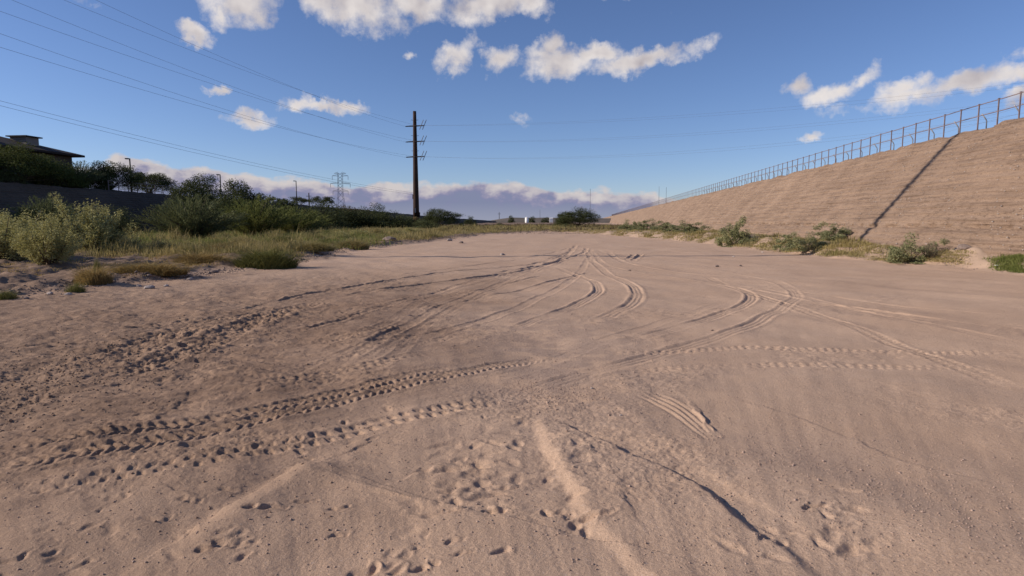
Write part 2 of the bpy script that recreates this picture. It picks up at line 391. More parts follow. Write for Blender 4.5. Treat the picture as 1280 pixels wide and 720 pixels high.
gpc = [(G(650, 440), 2.2, 3.2), (G(680, 495), .45, .5), (G(560, 400), 2.5, 3), (G(1060, 600), 1.3, 1.0), (G(1180, 640), .9, .6), (G(960, 560), .8, .5)]
def gravel_mask(x, y):
    g = 0
    for q_, (c, rx, ry) in enumerate(gpc):
        g = np.maximum(g, (1, 1, .8, .45, .4, .4)[q_]*np.exp(-((x-c[0])/rx)**2-((y-c[1])/ry)**2))
    return g*sst(-.25, .35, fbm(x, y, 1.7, 3, 33)+.15)
def damp_vignette_mask(x, y):  # darker left sand: vignette put into the colour along with damper ground
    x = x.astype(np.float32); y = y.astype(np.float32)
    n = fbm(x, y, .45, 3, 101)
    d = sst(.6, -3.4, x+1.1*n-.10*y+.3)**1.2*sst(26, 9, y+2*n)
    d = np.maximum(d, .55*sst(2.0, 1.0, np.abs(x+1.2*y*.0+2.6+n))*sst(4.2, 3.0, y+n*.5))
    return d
def far_rise(x, y):
    return .55*sst(170, 330, y+.10*np.abs(x))*sst(60, 20, np.abs(x-5)*0)
def H(x, y, fine=True):
    x = np.asarray(x, np.float32).ravel(); y = np.asarray(y, np.float32).ravel()
    r = np.hypot(x, y)
    vl, vr = masks(x, y)
    h = .035*fbm(x, y, .28, 3, 1)
    h += .028*pn(x*.9+.5*y, y*.35, 12)*sst(60, 10, r)
    h += (.16*vl+.10*vr)*(1+.9*fbm(x, y, .8, 3, 21)) + .03*vl*fbm(x, y, 3, 2, 23)
    h += .42*sst(.1, 1.5, x-right_edge(y)+.4*fbm(x, y, .5, 2, 29))*sst(110, 60, y)*(1+.5*fbm(x, y, .6, 2, 27))
    h += far_rise(x, y)*1.0 + .35*fbm(x, y, .03, 3, 71)*sst(120, 300, y)
    if not fine: return h
    near = sst(45, 8, r)
    sand = 1-np.maximum(vl, vr)
    # streaks of blown and washed sand fanning out towards the camera
    a = np.arctan2(x-.5, y+.5); rr = r
    st = pn(a*26, rr*.55, 41)*.6+pn(a*60, rr*1.3, 43)*.35
    h += .007*st*near*sand
    rough = sst(-.2, .5, fbm(x, y, .5, 2, 51))
    leftr = sst(.5, -4.5, x+.6*fbm(x, y, .6, 2, 52))*sst(30, 14, y)*sst(2.5, 4.8, y)
    h += (.0015+.008*rough**2+.013*leftr)*fbm(x*1.0-.3*y, y*1.8, 3.6, 5, 53, .62)*near
    h += (.0006+.003*rough**2+.002*leftr)*fbm(x, y, 26, 2, 57)*sst(12, 4, r)
    h += sst(.5, -1.5, x)*sst(9, 4, y)*(.016*pn(x*1.5+y*.3, y*.6, 131)+.008*pn(x*4, y*1.7, 133))
    h += .012*pn(x*1.3-y*.5, y*.45+x*.4, 135)*sst(9, 4, r)
    # rills on the left third, chopped sand
    h += leftr*.030*np.maximum(0, pn(x*1.6+y*.5, y*3.2-x*.6, 61))*near+leftr*.014*np.maximum(0, pn(x*4+y*1.5, y*8-x*1.6, 62))*near
    for path, w, dp, kd in TRP:
        rc = w*3
        D, S, LN = path_dist(x, y, path, rc)
        m = np.nonzero(np.abs(D) < rc)[0]
        if not len(m): continue
        s = S[m]; d = D[m]+w*(.30*pn(s*.6, s*0, 7)+.10*pn(x[m]*6, y[m]*6, 8)); ad = np.abs(d)/(w*(1+.15*pn(s*.8, s*0, 9))); s = s+.035*pn(s*2.2, d*5, 10)
        fade = sst(0, .8, s)*sst(0, 1.3, LN-s)*np.clip(.72+.75*pn(s*.45, s*0, 5)+.35*pn(s*1.7, s*0, 6), .62 if kd in ('lug', 'chunk') and dp > .02 else (.3 if kd == 'churn' else .1), 1.15)
        flat = 1-sst(.75, 1.1, ad)
        berm = np.exp(-((ad-1.28)/.28)**2)
        jit = pn(s*9, d*9, 66)
        if kd == 'lug':
            ph = s/.085+np.abs(d)/.11
            lug = sst(-.35, .35, np.sin(2*math.pi*ph)+.35*jit)*(1-.7*np.exp(-(d/(.12*w))**2))
            e = flat*(-dp*(1-.85*lug)) + berm*dp*.35*(1+jit)
        elif kd == 'chunk':
            side = np.sign(d)
            ph = s/.11+side*.25
            lug = sst(.0, .35, np.sin(2*math.pi*ph)+.45*jit)*sst(.12, .35, ad)
            e = flat*(-dp*(.12+.88*lug)) + berm*dp*.30*(1+jit)
        elif kd == 'churn':
            lump = fbm(x[m], y[m], 8.5, 4, 77, .65)
            e = flat*(-dp*.35+dp*.95*lump)+berm*dp*(.5+.7*jit)
        elif kd == 'rib':
            e = flat*(-dp*(.6+.4*np.cos(2*math.pi*d/(w*.66))))+berm*dp*.55*(1+.6*jit)+ np.where(d > 0, berm*dp*.4, 0)
        else:
            e = flat*(-dp)+berm*dp*.6*(1+.8*jit)
        h[m] += e*fade*.85
    for path, amp, fo in SCPP:
        D, S, LN = path_dist(x, y, path, fo*3.2)
        m = np.nonzero(np.abs(D) < fo*3.2)[0]
        if not len(m): continue
        d = D[m]+.05*pn(S[m]*2.3, S[m]*0, 15)+.022*pn(S[m]*9, S[m]*0, 16); s = S[m]
        sg = 1 if amp > 0 else -1
        hi = np.exp(-np.clip(d*sg, 0, 9)/fo*1.0)*(d*sg > 0)
        lo = np.exp(-np.clip(-d*sg, 0, 9)/(fo*.35))*(d*sg <= 0)
        sw = .012 if fo < .5 else (.13 if fo > 1 else (.06 if amp > 0 else .02)); stp = sst(-sw*.8, sw*1.2, d*sg)
        e = abs(amp)*(stp*np.exp(-np.clip(d*sg, 0, 9)/fo) - .25*lo)
        e *= sst(fo*3.2, fo*2, np.abs(d))
        h[m] += e*sst(0, .5, s)*sst(0, .5, LN-s)*(.75+.8*pn(s*1.5, s*0, 18))
    D1, S1, L1 = path_dist(x, y, PLA, 2.2); D2, S2, L2_ = path_dist(x, y, PLB, 2.2)
    m = np.nonzero((np.abs(D1) < 2.2) & (np.abs(D2) < 2.2))[0]
    wv = .035*pn(S1[m]*2.5, S1[m]*0, 205)+.015*pn(S1[m]*9, S1[m]*0, 206); wv2 = .04*pn(S2[m]*2.0, S2[m]*0, 207)+.015*pn(S2[m]*9, S2[m]*0, 208)
    pl = np.minimum(sst(-.03, .08, D1[m]+wv), sst(-.03, .07, -D2[m]+wv2))
    ins = (D1[m] > 0) & (D2[m] < 0)
    h[m] += .048*pl*sst(0, .45, np.minimum(S1[m], S2[m]+.05))*np.clip(.85+.5*pn(S2[m]*1.1, D1[m]*.8, 209), .35, 1.4)
    for path in GRVP:
        D, S, LN = path_dist(x, y, path, .12); m = np.nonzero(np.abs(D) < .12)[0]
        h[m] += (-.008*np.exp(-(D[m]/.018)**2)+.004*np.exp(-((D[m]-.035)/.018)**2))*sst(0, .3, S[m])
    for (X, Y, rr_, dp, an) in FP:
        m = np.nonzero((np.abs(x-X) < rr_*3) & (np.abs(y-Y) < rr_*3))[0]
        if not len(m): continue
        ca, sa = math.cos(an), math.sin(an)
        k_ = .42/rr_; wx = rr_*.62*pn(x[m]*k_, y[m]*k_, 88); wy = rr_*.62*pn(x[m]*k_, y[m]*k_, 89)
        u = ((x[m]+wx-X)*ca+(y[m]+wy-Y)*sa)/(rr_*1.5); v = (-(x[m]+wx-X)*sa+(y[m]+wy-Y)*ca)/(rr_*.75)
        q = np.sqrt(u*u+v*v)*(1+.3*pn(x[m]*17, y[m]*17, 87))
        h[m] += -dp*(1-sst(.25, 1.15, q))*1.1 + dp*.38*np.exp(-((q-1.4)/.35)**2)*(.5+.5*np.sign(u)*np.minimum(np.abs(u), 1))
    return h
def hz(x, y): return float(H(np.array([x]), np.array([y]), False)[0])
# ------------------------------------------------------------------ ground mesh
th = np.concatenate([np.linspace(-180, -50, 40, endpoint=False), np.linspace(-50, 50, 1050), np.linspace(50, 180, 40)[1:-1]])*math.pi/180
rr = [0.02, .5, 1.0, 1.5, 1.9]
q = 2.2
while q < 45: rr.append(q); q *= 1.0029
while q < 400: rr.append(q); q *= 1.012
while q < 9000: rr.append(q); q *= 1.12
rr = np.array(rr)
TT, RR = np.meshgrid(th, rr)
GX = (np.sin(TT)*RR).ravel(); GY = (np.cos(TT)*RR).ravel()
GH = H(GX, GY)
V = np.stack([GX, GY, GH], 1)
nc = len(th); nr = len(rr)
i, j = np.meshgrid(np.arange(nr-1), np.arange(nc), indexing='ij'); j2 = (j+1) % nc
Fq = np.stack([i*nc+j, i*nc+j2, (i+1)*nc+j2, (i+1)*nc+j], -1).reshape(-1, 4)
gme = mesh_np('ground', V, Fq, True)
vl, vr = masks(GX.astype(np.float32), GY.astype(np.float32)); gm = gravel_mask(GX.astype(np.float32), GY.astype(np.float32))
for nm, arr in (('verge', vl), ('verge_r', vr), ('gravel', gm), ('damp_vignette', damp_vignette_mask(GX, GY))):
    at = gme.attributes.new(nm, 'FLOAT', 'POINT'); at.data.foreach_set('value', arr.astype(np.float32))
m, T, b = new_mat('sand', .92); p = geo_pos(T)
def attr(T, n): a = T.nodes.new('ShaderNodeAttribute'); a.attribute_name = n; return a.outputs['Fac']
big = ramp(T, noise(T, p, .35, 5, .6), [(.35, 0.), (.65, 1.)])
c = mixc(T, big, (.56, .388, .263), (.635, .456, .32))
med = ramp(T, noise(T, p, 3.5, 6, .65), [(.35, 0.), (.7, 1.)])
c = mixc(T, math_('MULTIPLY', med, .45, T=T), c, (.47, .32, .215))
gr = noise(T, p, 160, 3, .7)
c = mixc(T, ramp(T, gr, [(.40, .60), (.56, 0.)]), c, (.30, .205, .155))
c = mixc(T, ramp(T, noise(T, p, 75, 2, .5), [(.62, 0.), (.70, .4)]), c, (.62, .50, .42))
c = mixc(T, math_('MULTIPLY', attr(T, 'gravel'), .6, T=T), c, mixc(T, ramp(T, noise(T, p, 45, 3, .6), [(.4, 0.), (.6, 1.)]), (.20, .145, .118), (.40, .30, .24)))
vm = attr(T, 'verge')
c = mixc(T, math_('MULTIPLY', vm, .85, T=T), c, mixc(T, ramp(T, noise(T, p, 2.5, 5, .65), [(.35, 0.), (.65, 1.)]), (.085, .06, .043), (.20, .14, .10)))
vm2 = attr(T, 'verge_r')
c = mixc(T, math_('MULTIPLY', math_('SUBTRACT', vm2, vm, clamp=True, T=T), .6, T=T), c, (.36, .27, .20))
c = mixc(T, math_('MULTIPLY', attr(T, 'damp_vignette'), .85, T=T), c, mixc(T, ramp(T, noise(T, p, 1.6, 5, .65), [(.35, 0.), (.65, 1.)]), (.185, .118, .078), (.30, .198, .132)))  # vignette darkening and damp tone mixed into the sand colour
T.links.new(c, b.inputs['Base Color']); b.inputs['Specular IOR Level'].default_value = .15
n1 = bump(T, None, noise(T, p, 38, 6, .72), .75, .014)
n2 = bump(T, b, noise(T, p, 190, 3, .7), .5, .004, n1)
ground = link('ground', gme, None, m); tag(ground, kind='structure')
# ------------------------------------------------------------------ embankments
def bank_mat(name, c1, c2, c3):
    m, T, b = new_mat(name, .95); p = geo_pos(T)
    lay = noise(T, vmath(T, 'MULTIPLY', p, (.25, .12, 5.5)), 1.0, 5, .6)
    c = mixc(T, ramp(T, lay, [(.35, 0.), (.65, 1.)]), c1, c2)
    spots = noise(T, vmath(T, 'MULTIPLY', p, (1, .55, 1.6)), 7, 5, .7)
    c = mixc(T, ramp(T, spots, [(.36, .85), (.49, 0.)]), c, c3)
    lines = noise(T, vmath(T, 'MULTIPLY', p, (.5, .22, 9.0)), 1.3, 6, .7)
    c = mixc(T, ramp(T, lines, [(.38, .75), (.48, 0.)]), c, c3)
    c = mixc(T, ramp(T, noise(T, p, .45, 4, .6), [(.4, 0.), (.7, .5)]), c, tuple(v*1.22 for v in c2))
    c = mixc(T, ramp(T, noise(T, p, 40, 3, .6), [(.42, .5), (.55, 0.)]), c, c3)
    T.links.new(c, b.inputs['Base Color'])
    n1 = bump(T, None, noise(T, vmath(T, 'MULTIPLY', p, (.8, .28, 3.2)), 5, 7, .74), .9, .10)
    bump(T, b, noise(T, p, 60, 3, .7), .5, .012, n1)
    return m
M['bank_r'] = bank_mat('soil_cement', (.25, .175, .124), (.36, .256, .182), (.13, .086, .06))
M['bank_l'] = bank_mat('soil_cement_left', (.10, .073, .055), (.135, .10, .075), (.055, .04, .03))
def embank(name, toe, top, ztop, ys, side, mat, back):
    # profile rows u in 0..1; side=+1: bank lies to the right
    nu = 190; U = np.linspace(0, 1, nu)
    Yg, Ug = np.meshgrid(ys, U, indexing='ij'); Yf = Yg.ravel(); Uf = Ug.ravel()
    zt = np.interp(Yf, *ztop) if isinstance(ztop, tuple) else np.full(Yf.shape, ztop)
    xt = toe(Yf); xp = top(Yf)
    zz = -.3+(zt+.3)*Uf; xx = xt+(xp-xt)*(np.clip(zz, 0, 99)/zt)
    lift = .27; wob = .10*pn(Yf*.05, Yf*0, 3)
    ph = (zz+wob)/lift; fr = ph-np.floor(ph); lay = np.floor(ph)
    dep = .022+.035*np.abs(pn(lay*3.1, Yf*.12, 9))
    stepo = (fr-.5)*2*dep
    er = .05*fbm(Yf, zz, .35, 3, 30)+.028*fbm(Yf*.45, zz*2.4, 1.7, 4, 35, .6)
    gv = -.24*sst(.11, .03, np.abs(zz-1.42-.03*pn(Yf*.4, Yf*0, 8)))*sst(-.15, .25, pn(Yf*1.1, Yf*0, 14)+.1)
    off = (er-stepo+gv)*sst(0, .05, Uf)
    rnd = -.35*sst(.93, 1, Uf)*(.5+.5*pn(Yf*.25, Yf*0, 44)+.35*pn(Yf*.9, Yf*0, 45))
    nx, nz = -side*.76, .65
    xx2 = xx+nx*off; zz2 = zz+nz*off*.6+rnd*.6+(.10*fbm(Yf, Yf*0, .5, 3, 47))*sst(.9, 1, Uf)
    Vv = np.stack([xx2, Yf, zz2], 1).reshape(len(ys), nu, 3)
    extra = []
    for dx in (1.0, 4.0, 12.0, back):
        e = Vv[:, -1, :].copy(); e[:, 0] += side*dx; e[:, 2] = (e[:, 2]*.3+.7*(zt.reshape(len(ys), nu)[:, -1]-.05)) if dx > 1 else e[:, 2]-.02
        extra.append(e[:, None, :])
    Vv = np.concatenate([Vv]+extra, 1); nu2 = Vv.shape[1]
    i, j = np.meshgrid(np.arange(len(ys)-1), np.arange(nu2-1), indexing='ij')
    Fq = np.stack([i*nu2+j, i*nu2+j+1, (i+1)*nu2+j+1, (i+1)*nu2+j], -1).reshape(-1, 4)
    if side < 0: Fq = Fq[:, ::-1]
    Fq = Fq[:, ::-1]
    o = link(name, mesh_np(name, Vv, Fq, True), None, mat); tag(o, kind='structure'); return o
SL = .1208
toeR = lambda y: 12.45+SL*np.asarray(y, float)+1.6*np.clip((27-np.asarray(y, float))/7, 0, 1); topR = lambda y: 17.7+SL*y; ZR = 5.9
yr = [-40, -30, -20, -10, 0, 8, 14]; v_ = 16.
while v_ < 70: yr.append(v_); v_ += .085
while v_ < 900: yr.append(v_); v_ *= 1.006
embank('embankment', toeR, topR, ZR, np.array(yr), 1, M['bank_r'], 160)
toeL = lambda y: -54.5+.12*y; topL = lambda y: -60+.12*y
ZL = ([-100, 60, 100, 170, 260, 400, 900], [5.75, 5.75, 5.5, 4.8, 3.4, 2.2, 1.6])
yl = list(np.arange(-60, 20, 8))+list(np.arange(20, 130, .5)); v_ = 131.
while v_ < 900: yl.append(v_); v_ *= 1.015
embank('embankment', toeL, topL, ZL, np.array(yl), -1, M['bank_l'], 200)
def zL(y): return float(np.interp(y, *ZL))
# sand apron at the toe on the right
# far low ridges
def ridge(name, pts, base, depth, mat, seed):
    xs = np.linspace(pts[0][0], pts[-1][0], 160); ht = np.interp(xs, [p[0] for p in pts], [p[1] for p in pts])
    rows = [(-depth, 0.), (-depth*.55, .45), (-depth*.25, .82), (0, 1.), (depth*.6, .6), (depth*1.5, 0.)]
    Vv = []
    for dy, hf in rows:
        yy = base+dy+0*xs; Vv.append(np.stack([xs, yy, hf*ht*(1+.12*fbm(xs+seed, yy, .02, 4, seed))-.5], 1))
    Vv = np.array(Vv); n = len(xs); i, j = np.meshgrid(np.arange(len(rows)-1), np.arange(n-1), indexing='ij')
    Fq = np.stack([i*n+j, i*n+j+1, (i+1)*n+j+1, (i+1)*n+j], -1).reshape(-1, 4)
    o = link(name, mesh_np(name, Vv.reshape(-1, 3), Fq, True), None, mat); tag(o, kind='structure')
M['hill'] = simple('far_dry_hill', (.17, .12, .09), (.26, .185, .14), .03)
M['hill2'] = simple('far_hill_brush', (.10, .085, .06), (.15, .12, .09), .05)
ridge('hill', [(-60, 0.3), (-24, 1.6), (-8, 4.0), (0, 5.0), (12, 4.6), (30, 4.9), (60, 4.6), (130, 4.0)], 430, 60, M['hill2'], 3)
ridge('hill', [(-500, 9), (-150, 8), (-60, 2), (200, 2)], 700, 60, M['hill2'], 9)
# ------------------------------------------------------------------ railing on the right embankment
def top_pt(y, dx=.35, dz=0.): return (float(topR(y))+dx, y, ZR+dz)
rl = empty('railing', top_pt(25), 'long rusty two-rail pipe railing along the top of the tan embankment', 'railing')
def world_child(o, par): o.location = (o.location[0]-par.location[0], o.location[1]-par.location[1], o.location[2]-par.location[2])
ang = -math.atan(SL)
pm = MB(); pm.box((0, 0, .42), (.045, .045, 1.34)); pm.box((0, 0, 1.10), (.08, .08, .02)); pm.box((0, .0, -.07), (.16, .16, .03))
post0 = pm.build('post', M['rail'], rl)
ys_ = [21.3+1.4*i for i in range(100)]
for i_, y in enumerate(ys_):
    o = post0 if i_ == 0 else post0.copy()
    if i_: C.objects.link(o); o.parent = rl
    p = top_pt(y); o.location = (p[0]-rl.location.x, p[1]-rl.location.y, p[2]-rl.location.z); o.rotation_euler.z = ang+random.uniform(-.02, .02)
pm = MB()
for i_ in range(100, 330):
    y = 21.3+1.4*i_; p = top_pt(y); pm.box((p[0], p[1], p[2]+.42), (.045, .045, 1.34))
o = pm.build('post', M['rail'], rl); world_child(o, rl); tag(o, kind='stuff')
for zz in (1.06, .55):
    pm = MB(); pm.tube([top_pt(y, .35, zz+.008*math.sin(y*1.3)) for y in list(np.arange(21, 160, 1.4))+list(np.arange(160, 484, 6))], .021, 6)
    o = pm.build('rail', M['rail'], rl, True); world_child(o, rl)
# second low wire fence behind, its posts with slanted arms
bf = empty('wire_fence', top_pt(27, 1.9), 'low wire fence with slanted arm posts behind the rusty railing on the embankment', 'fence')
pm = MB(); pm.tube([(0, 0, -.3), (0, 0, .62), (-.03, 0, .70), (-.24, 0, .98)], .03, 6)
bp0 = pm.build('post', M['galv'], bf, True)
for i_ in range(36):
    y = 24.5+2.35*i_; o = bp0 if i_ == 0 else bp0.copy()
    if i_: C.objects.link(o); o.parent = bf
    p = top_pt(y, 1.9); o.location = (p[0]-bf.location.x, p[1]-bf.location.y, p[2]-bf.location.z); o.rotation_euler.z = ang
for dx, zz in ((-.24, .97), (-.13, .84), (0, .6)):
    pm = MB(); pm.tube([top_pt(24.5+2.35*i_*.5, 1.9+dx, zz-(.02 if i_ % 2 else 0)) for i_ in range(71)], .005, 4)
    o = pm.build('wire', M['galv'], bf); world_child(o, bf)
# railing on the left bank
def topLp(y, dx=-.6, dz=0): return (-60+.12*y+dx, y, zL(y)+dz)
lr = empty('railing', topLp(86), 'dark railing on the shaded left embankment below the dark trees', 'railing')
pm = MB(); pm.box((0, 0, .4), (.08, .08, 1.5)); lp0 = pm.build('post', M['rail'], lr)
for i_ in range(14):
    y = 80+1.7*i_; o = lp0 if i_ == 0 else lp0.copy()
    if i_: C.objects.link(o); o.parent = lr
    p = topLp(y); o.location = (p[0]-lr.location.x, p[1]-lr.location.y, p[2]-lr.location.z)
for zz in (1.12, .6):
    pm = MB(); pm.tube([topLp(80+1.7*i_, -.6, zz) for i_ in range(14)], .035, 6); o = pm.build('rail', M['rail'], lr); world_child(o, lr)
# ------------------------------------------------------------------ poles and wires
PY = 130.; PX = XZ(520.5, 283, PY)[0]
def pz(py, Y=PY): return XZ(520, py, Y)[1]
pole = empty('transmission_pole', (PX, PY, 0), 'tall dark brown steel power pole with three pairs of arms standing beyond the left brush', 'power pole')
zt = pz(139); pm = MB(); rb, rt = .68, .33
pm.tube([(0, 0, zz) for zz in np.linspace(2.6, zt, 12)], [rb+(rt-rb)*t for t in np.linspace(.1, 1, 12)], 12); pm.build('shaft', M['steel_rust'], pole, True)
pm = MB(); pm.tube([(0, 0, -.5), (0, 0, 2.59)], [rb, rb*.945], 12); pm.build('base', M['steel_base'], pole, True)
arms = [pz(157.5), pz(177), pz(196)]
for a in arms:
    pm = MB(); pm.tube([(-.2, 0, a), (-1.9, -.1, a-.10)], [.14, .09], 8); pm.build('arm', M['steel_rust'], pole)
    pm = MB(); pm.tube([(.2, 0, a), (2.0, -.4, a+.05)], [.13, .09], 8); ar = pm.build('arm', M['steel_rust'], pole)
    for dx in (1.15, 1.75):
        pm = MB(); pm.tube([(dx-.15, -.4, a-.8), (dx+.75, -.9, a+1.1)], .05, 6)
        for t in np.linspace(.1, .9, 8): pm.tube([(dx-.15+.9*t, -.4-.5*t, a-.8+1.9*t), (dx-.12+.9*t, -.41-.5*t, a-.74+1.9*t)], .09, 8)
        pm.build('insulator', M['insul'], ar)
    for s_ in (-1, 1):
        pm = MB(); pm.tube([(s_*.2, 0, a+1.15), (s_*.75, 0, a+1.2)], .035, 6); pm.build('step', M['steel_rust'], pole)
pm = MB(); pm.box((.55, -.1, pz(268)), (.5, .5, .9)); pm.build('equipment_box', M['steel_rust'], pole)
pm = MB(); pm.box((-.5, -.1, pz(246)), (.35, .35, .9)); pm.build('bracket', M['steel_rust'], pole)
pm = MB(); pm.box((-.1, -.60, pz(263)), (.28, .04, .9)); pm.build('sign_plate', M['insul'], pole)
# neighbouring pole outside the picture whose shadow crosses the wash and the embankment
nx_, ny_ = -23.5, 27.2
p2 = empty('utility_pole', (nx_, ny_, 0), 'tall wooden utility pole outside the left edge of the picture', 'power pole')
pm = MB(); pm.tube([(0, 0, -.5), (0, 0, 13), (0, 0, 29)], [.27, .235, .19], 12); pm.build('shaft', M['wood'], p2, True)
pm = MB(); pm.box((0, 0, 28.3), (.12, 2.6, .14)); ca_ = pm.build('crossarm', M['wood'], p2)
# power lines
def wire(a, bpt, sag, label, group, r=.022):
    a = Vector(a); bpt = Vector(bpt); pts = []
    for i_ in range(49):
        t = i_/48; q = a.lerp(bpt, t); q.z -= 4*sag*t*(1-t); pts.append(q-a)
    pm = MB(); pm.tube(pts, r, 5); o = pm.build('power_line', M['wire'], None, True); o.location = a
    return tag(o, label, 'power line', group)
def line_through(p0, Y1, px, py, L2, sag, lab, grp, r=.022):
    # a line from attachment p0 that hangs through the spot seen at px,py at distance Y1, carried on to a support beyond
    x1, z1 = XZ(px, py, Y1); p0 = Vector(p0); t = 1/L2
    q = Vector((x1, Y1, z1)); q.z += 4*sag*t*(1-t); end = p0+(q-p0)*L2
    wire(p0, end, sag, lab, grp, r)
for (sx, a, Yq, px, py, lab) in (
   (-1.5, arms[0], 62, 120, 0, 'upper cable of the top pair running from the pole to the upper left corner'),
   (1.8, arms[0], 60, 80, 0, 'lower cable of the top pair running from the pole to the upper left corner'),
   (-1.5, arms[1], 54, 15, 0, 'upper cable of the middle pair running up left from the pole'),
   (1.8, arms[1], 52, 0, 14, 'lower cable of the middle pair running up left from the pole'),
   (-1.5, arms[2], 50, 0, 42, 'upper cable of the bottom pair running up left from the pole'),
   (1.8, arms[2], 48, 0, 59, 'lower cable of the bottom pair running up left from the pole')):
    line_through((PX+sx, PY, a-.2), Yq, px, py, 1.5, 2.2, lab, 'power lines running left from the pole', .012)
for (dz, py, lab) in ((0, 126, 'upper of the two lowest cables on the left, ending partway up the pole'), (-.35, 132, 'lower of the two lowest cables on the left, ending partway up the pole')):
    line_through((PX-.6, PY, pz(241)+dz), 60, 0, py, 1.5, 1.8, lab, 'low cables left of the pole', .014)
for (sx, a, px, py, lab) in (
   (-1.5, arms[0], 1280, 103, 'upper cable of the top pair over the right embankment'), (1.9, arms[0], 1280, 108, 'lower cable of the top pair over the right embankment'),
   (-1.5, arms[1], 1180, 137, 'upper cable of the middle pair over the right embankment'), (1.9, arms[1], 1180, 141, 'lower cable of the middle pair over the right embankment'),
   (-1.5, arms[2], 1080, 168, 'upper cable of the bottom pair over the right embankment'), (1.9, arms[2], 1080, 172, 'lower cable of the bottom pair over the right embankment')):
    line_through((PX+sx, PY, a+.1), 95, px, py, 1.4, 3.0, lab, 'power lines running right from the pole', .008)
# lattice tower
def bars(mb, segs, r):
    for a, b_ in segs: mb.tube([a, b_], r, 4)
Yt = 400.; tx, tz = XZ(425, 216, Yt)
tw = empty('lattice_tower', (tx, Yt, 0), 'grey lattice steel transmission tower far behind the left trees', 'pylon')
zw = XZ(425, 241, Yt)[1]; bw, ww = 3.6, 1.35
pm = MB(); segs = []
def cor(z):
    w = bw+(ww-bw)*z/zw if z < zw else ww
    return [(w*sx, w*sy*.8, z) for sx, sy in ((-1, -1), (1, -1), (1, 1), (-1, 1))]
lv = list(np.linspace(0, zw, 6))+list(np.linspace(zw, tz, 7))[1:]
for a, b2 in zip(lv[:-1], lv[1:]):
    A, B = cor(a), cor(b2)
    for q in range(4): segs += [(A[q], B[q])]
    for q in (0, 2): segs += [(A[q], B[(q+1) % 4])]
bars(pm, segs, .11); pm.build('mast', M['lat'], tw)
for py, ext in ((217, 3.6), (220, 5.0), (229.5, 6.2), (239, 4.8)):
    z = XZ(425, py, Yt)[1]
    for s_ in (-1, 1):
        pm = MB(); bars(pm, [((s_*ww, -1, z), (s_*ext, 0, z+.1)), ((s_*ww, 1, z), (s_*ext, 0, z+.1)), ((s_*ww, 0, z+1.0), (s_*ext, 0, z+.15))], .11)
        ar = pm.build('arm', M['lat'], tw)
        if py > 218:
            pm = MB(); pm.tube([(s_*ext, 0, z), (s_*ext, 0, z-2.4)], .12, 6); pm.build('insulator', M['insul'], ar)
# street lamps on the left bank top
def lamp(px, py, Y, lab, arm=-1.0):
    x, z = XZ(px, py, Y); zb = zL(Y)-.1; e = empty('street_lamp', (x, Y, zb), lab, 'street lamp', 'street lamps above the left bank'); h = z-zb
    pm = MB(); pm.tube([(0, 0, 0), (0, 0, h)], [.13, .09], 8); pm.build('pole', M['lamp'], e, True)
    pm = MB(); pm.tube([(0, 0, h-.08), (arm*.2, 0, h-.04)], .05, 6); pm.build('arm', M['lamp'], e)
    pm = MB(); pm.box((arm*.38, 0, h-.03), (.45, .3, .14)); hd = pm.build('lamp_head', M['lamp'], e)
    pm = MB(); pm.box((arm*.39, 0, h-.115), (.35, .22, .03)); pm.build('lens', M['glass_l'], hd)
lamp(162, 198, 90, 'dark street lamp rising behind the dark trees beside the house')
lamp(275, 218, 114, 'dark street lamp standing beside the round tree')
lamp(370, 226, 148, 'dark street lamp nearest the lattice tower')
def small_pole(px, py, Y, zb, lab, arm=.9, r=.12, mat='wood', cross=True):
    x, z = XZ(px, py, Y); e = empty('utility_pole', (x, Y, zb), lab, 'utility pole', None); h = z-zb
    pm = MB(); pm.tube([(0, 0, 0), (0, 0, h)], [r, r*.7], 6); pm.build('shaft', M[mat], e)
    if cross: pm = MB(); pm.box((0, 0, h-1.0), (arm*2, .12, .14)); pm.build('crossarm', M[mat], e)
small_pole(386, 241, 190, zL(190), 'small dark utility pole between street lamp and lattice tower', .8, .22)
small_pole(624, 265, 330, 3, 'thin utility pole on the low far hill', .8, .16)
small_pole(738, 236, 300, 3, 'very thin grey mast above the round tree at the end of the embankment', .4, .09, 'lat', False)
small_pole(675, 262, 330, 3, 'thin far mast right of the white tank', .4, .10, 'lat', False)
small_pole(824, 233, 150, 5.8, 'thin grey pole behind the far railing, left one of two', .3, .045, 'lat', False)
small_pole(833, 234, 150, 5.8, 'thin grey pole behind the far railing, right one of two', .3, .045, 'lat', False)
# ------------------------------------------------------------------ buildings
M['stucco'] = simple('stucco', (.075, .055, .045), (.095, .07, .06), .8)
M['stucco2'] = simple('pale_stucco', (.17, .15, .13), (.21, .18, .16), .8)
M['tile'] = simple('roof_tile', (.020, .013, .012), (.032, .021, .018), 3, .8, 0, .3)
M['glass'] = simple('dark_window', (.02, .022, .026), (.03, .03, .035), 1, .15)
hs = empty('house', (-56.4, 84, zL(82)-.2), 'dark hip-roofed house with two roof dormers on top of the left bank', 'house', rz=-math.atan(.12))
ze = XZ(113, 193.5, 83.)[1]-hs.location.z
pm = MB(); pm.box((-7.5, -23, ze/2-.1), (12.6, 44.4, ze-.2)); wl = pm.build('wall', M['stucco'], hs)
pm = MB(); zr = ze+2.3
c4 = [(-15, -46, ze), (0, -46, ze), (0, 0, ze), (-15, 0, ze)]; c5 = [(v[0], v[1], ze-.25) for v in c4]
rd = [(-7.5, -38.5, zr), (-7.5, -8.5, zr)]
pm.poly(c4+rd+c5, [(0, 1, 4), (1, 2, 5, 4), (2, 3, 5), (3, 0, 4, 5), (6, 7, 1, 0), (7, 8, 2, 1), (8, 9, 3, 2), (9, 6, 0, 3), (9, 8, 7, 6)])
rf = pm.build('roof', M['tile'], hs)
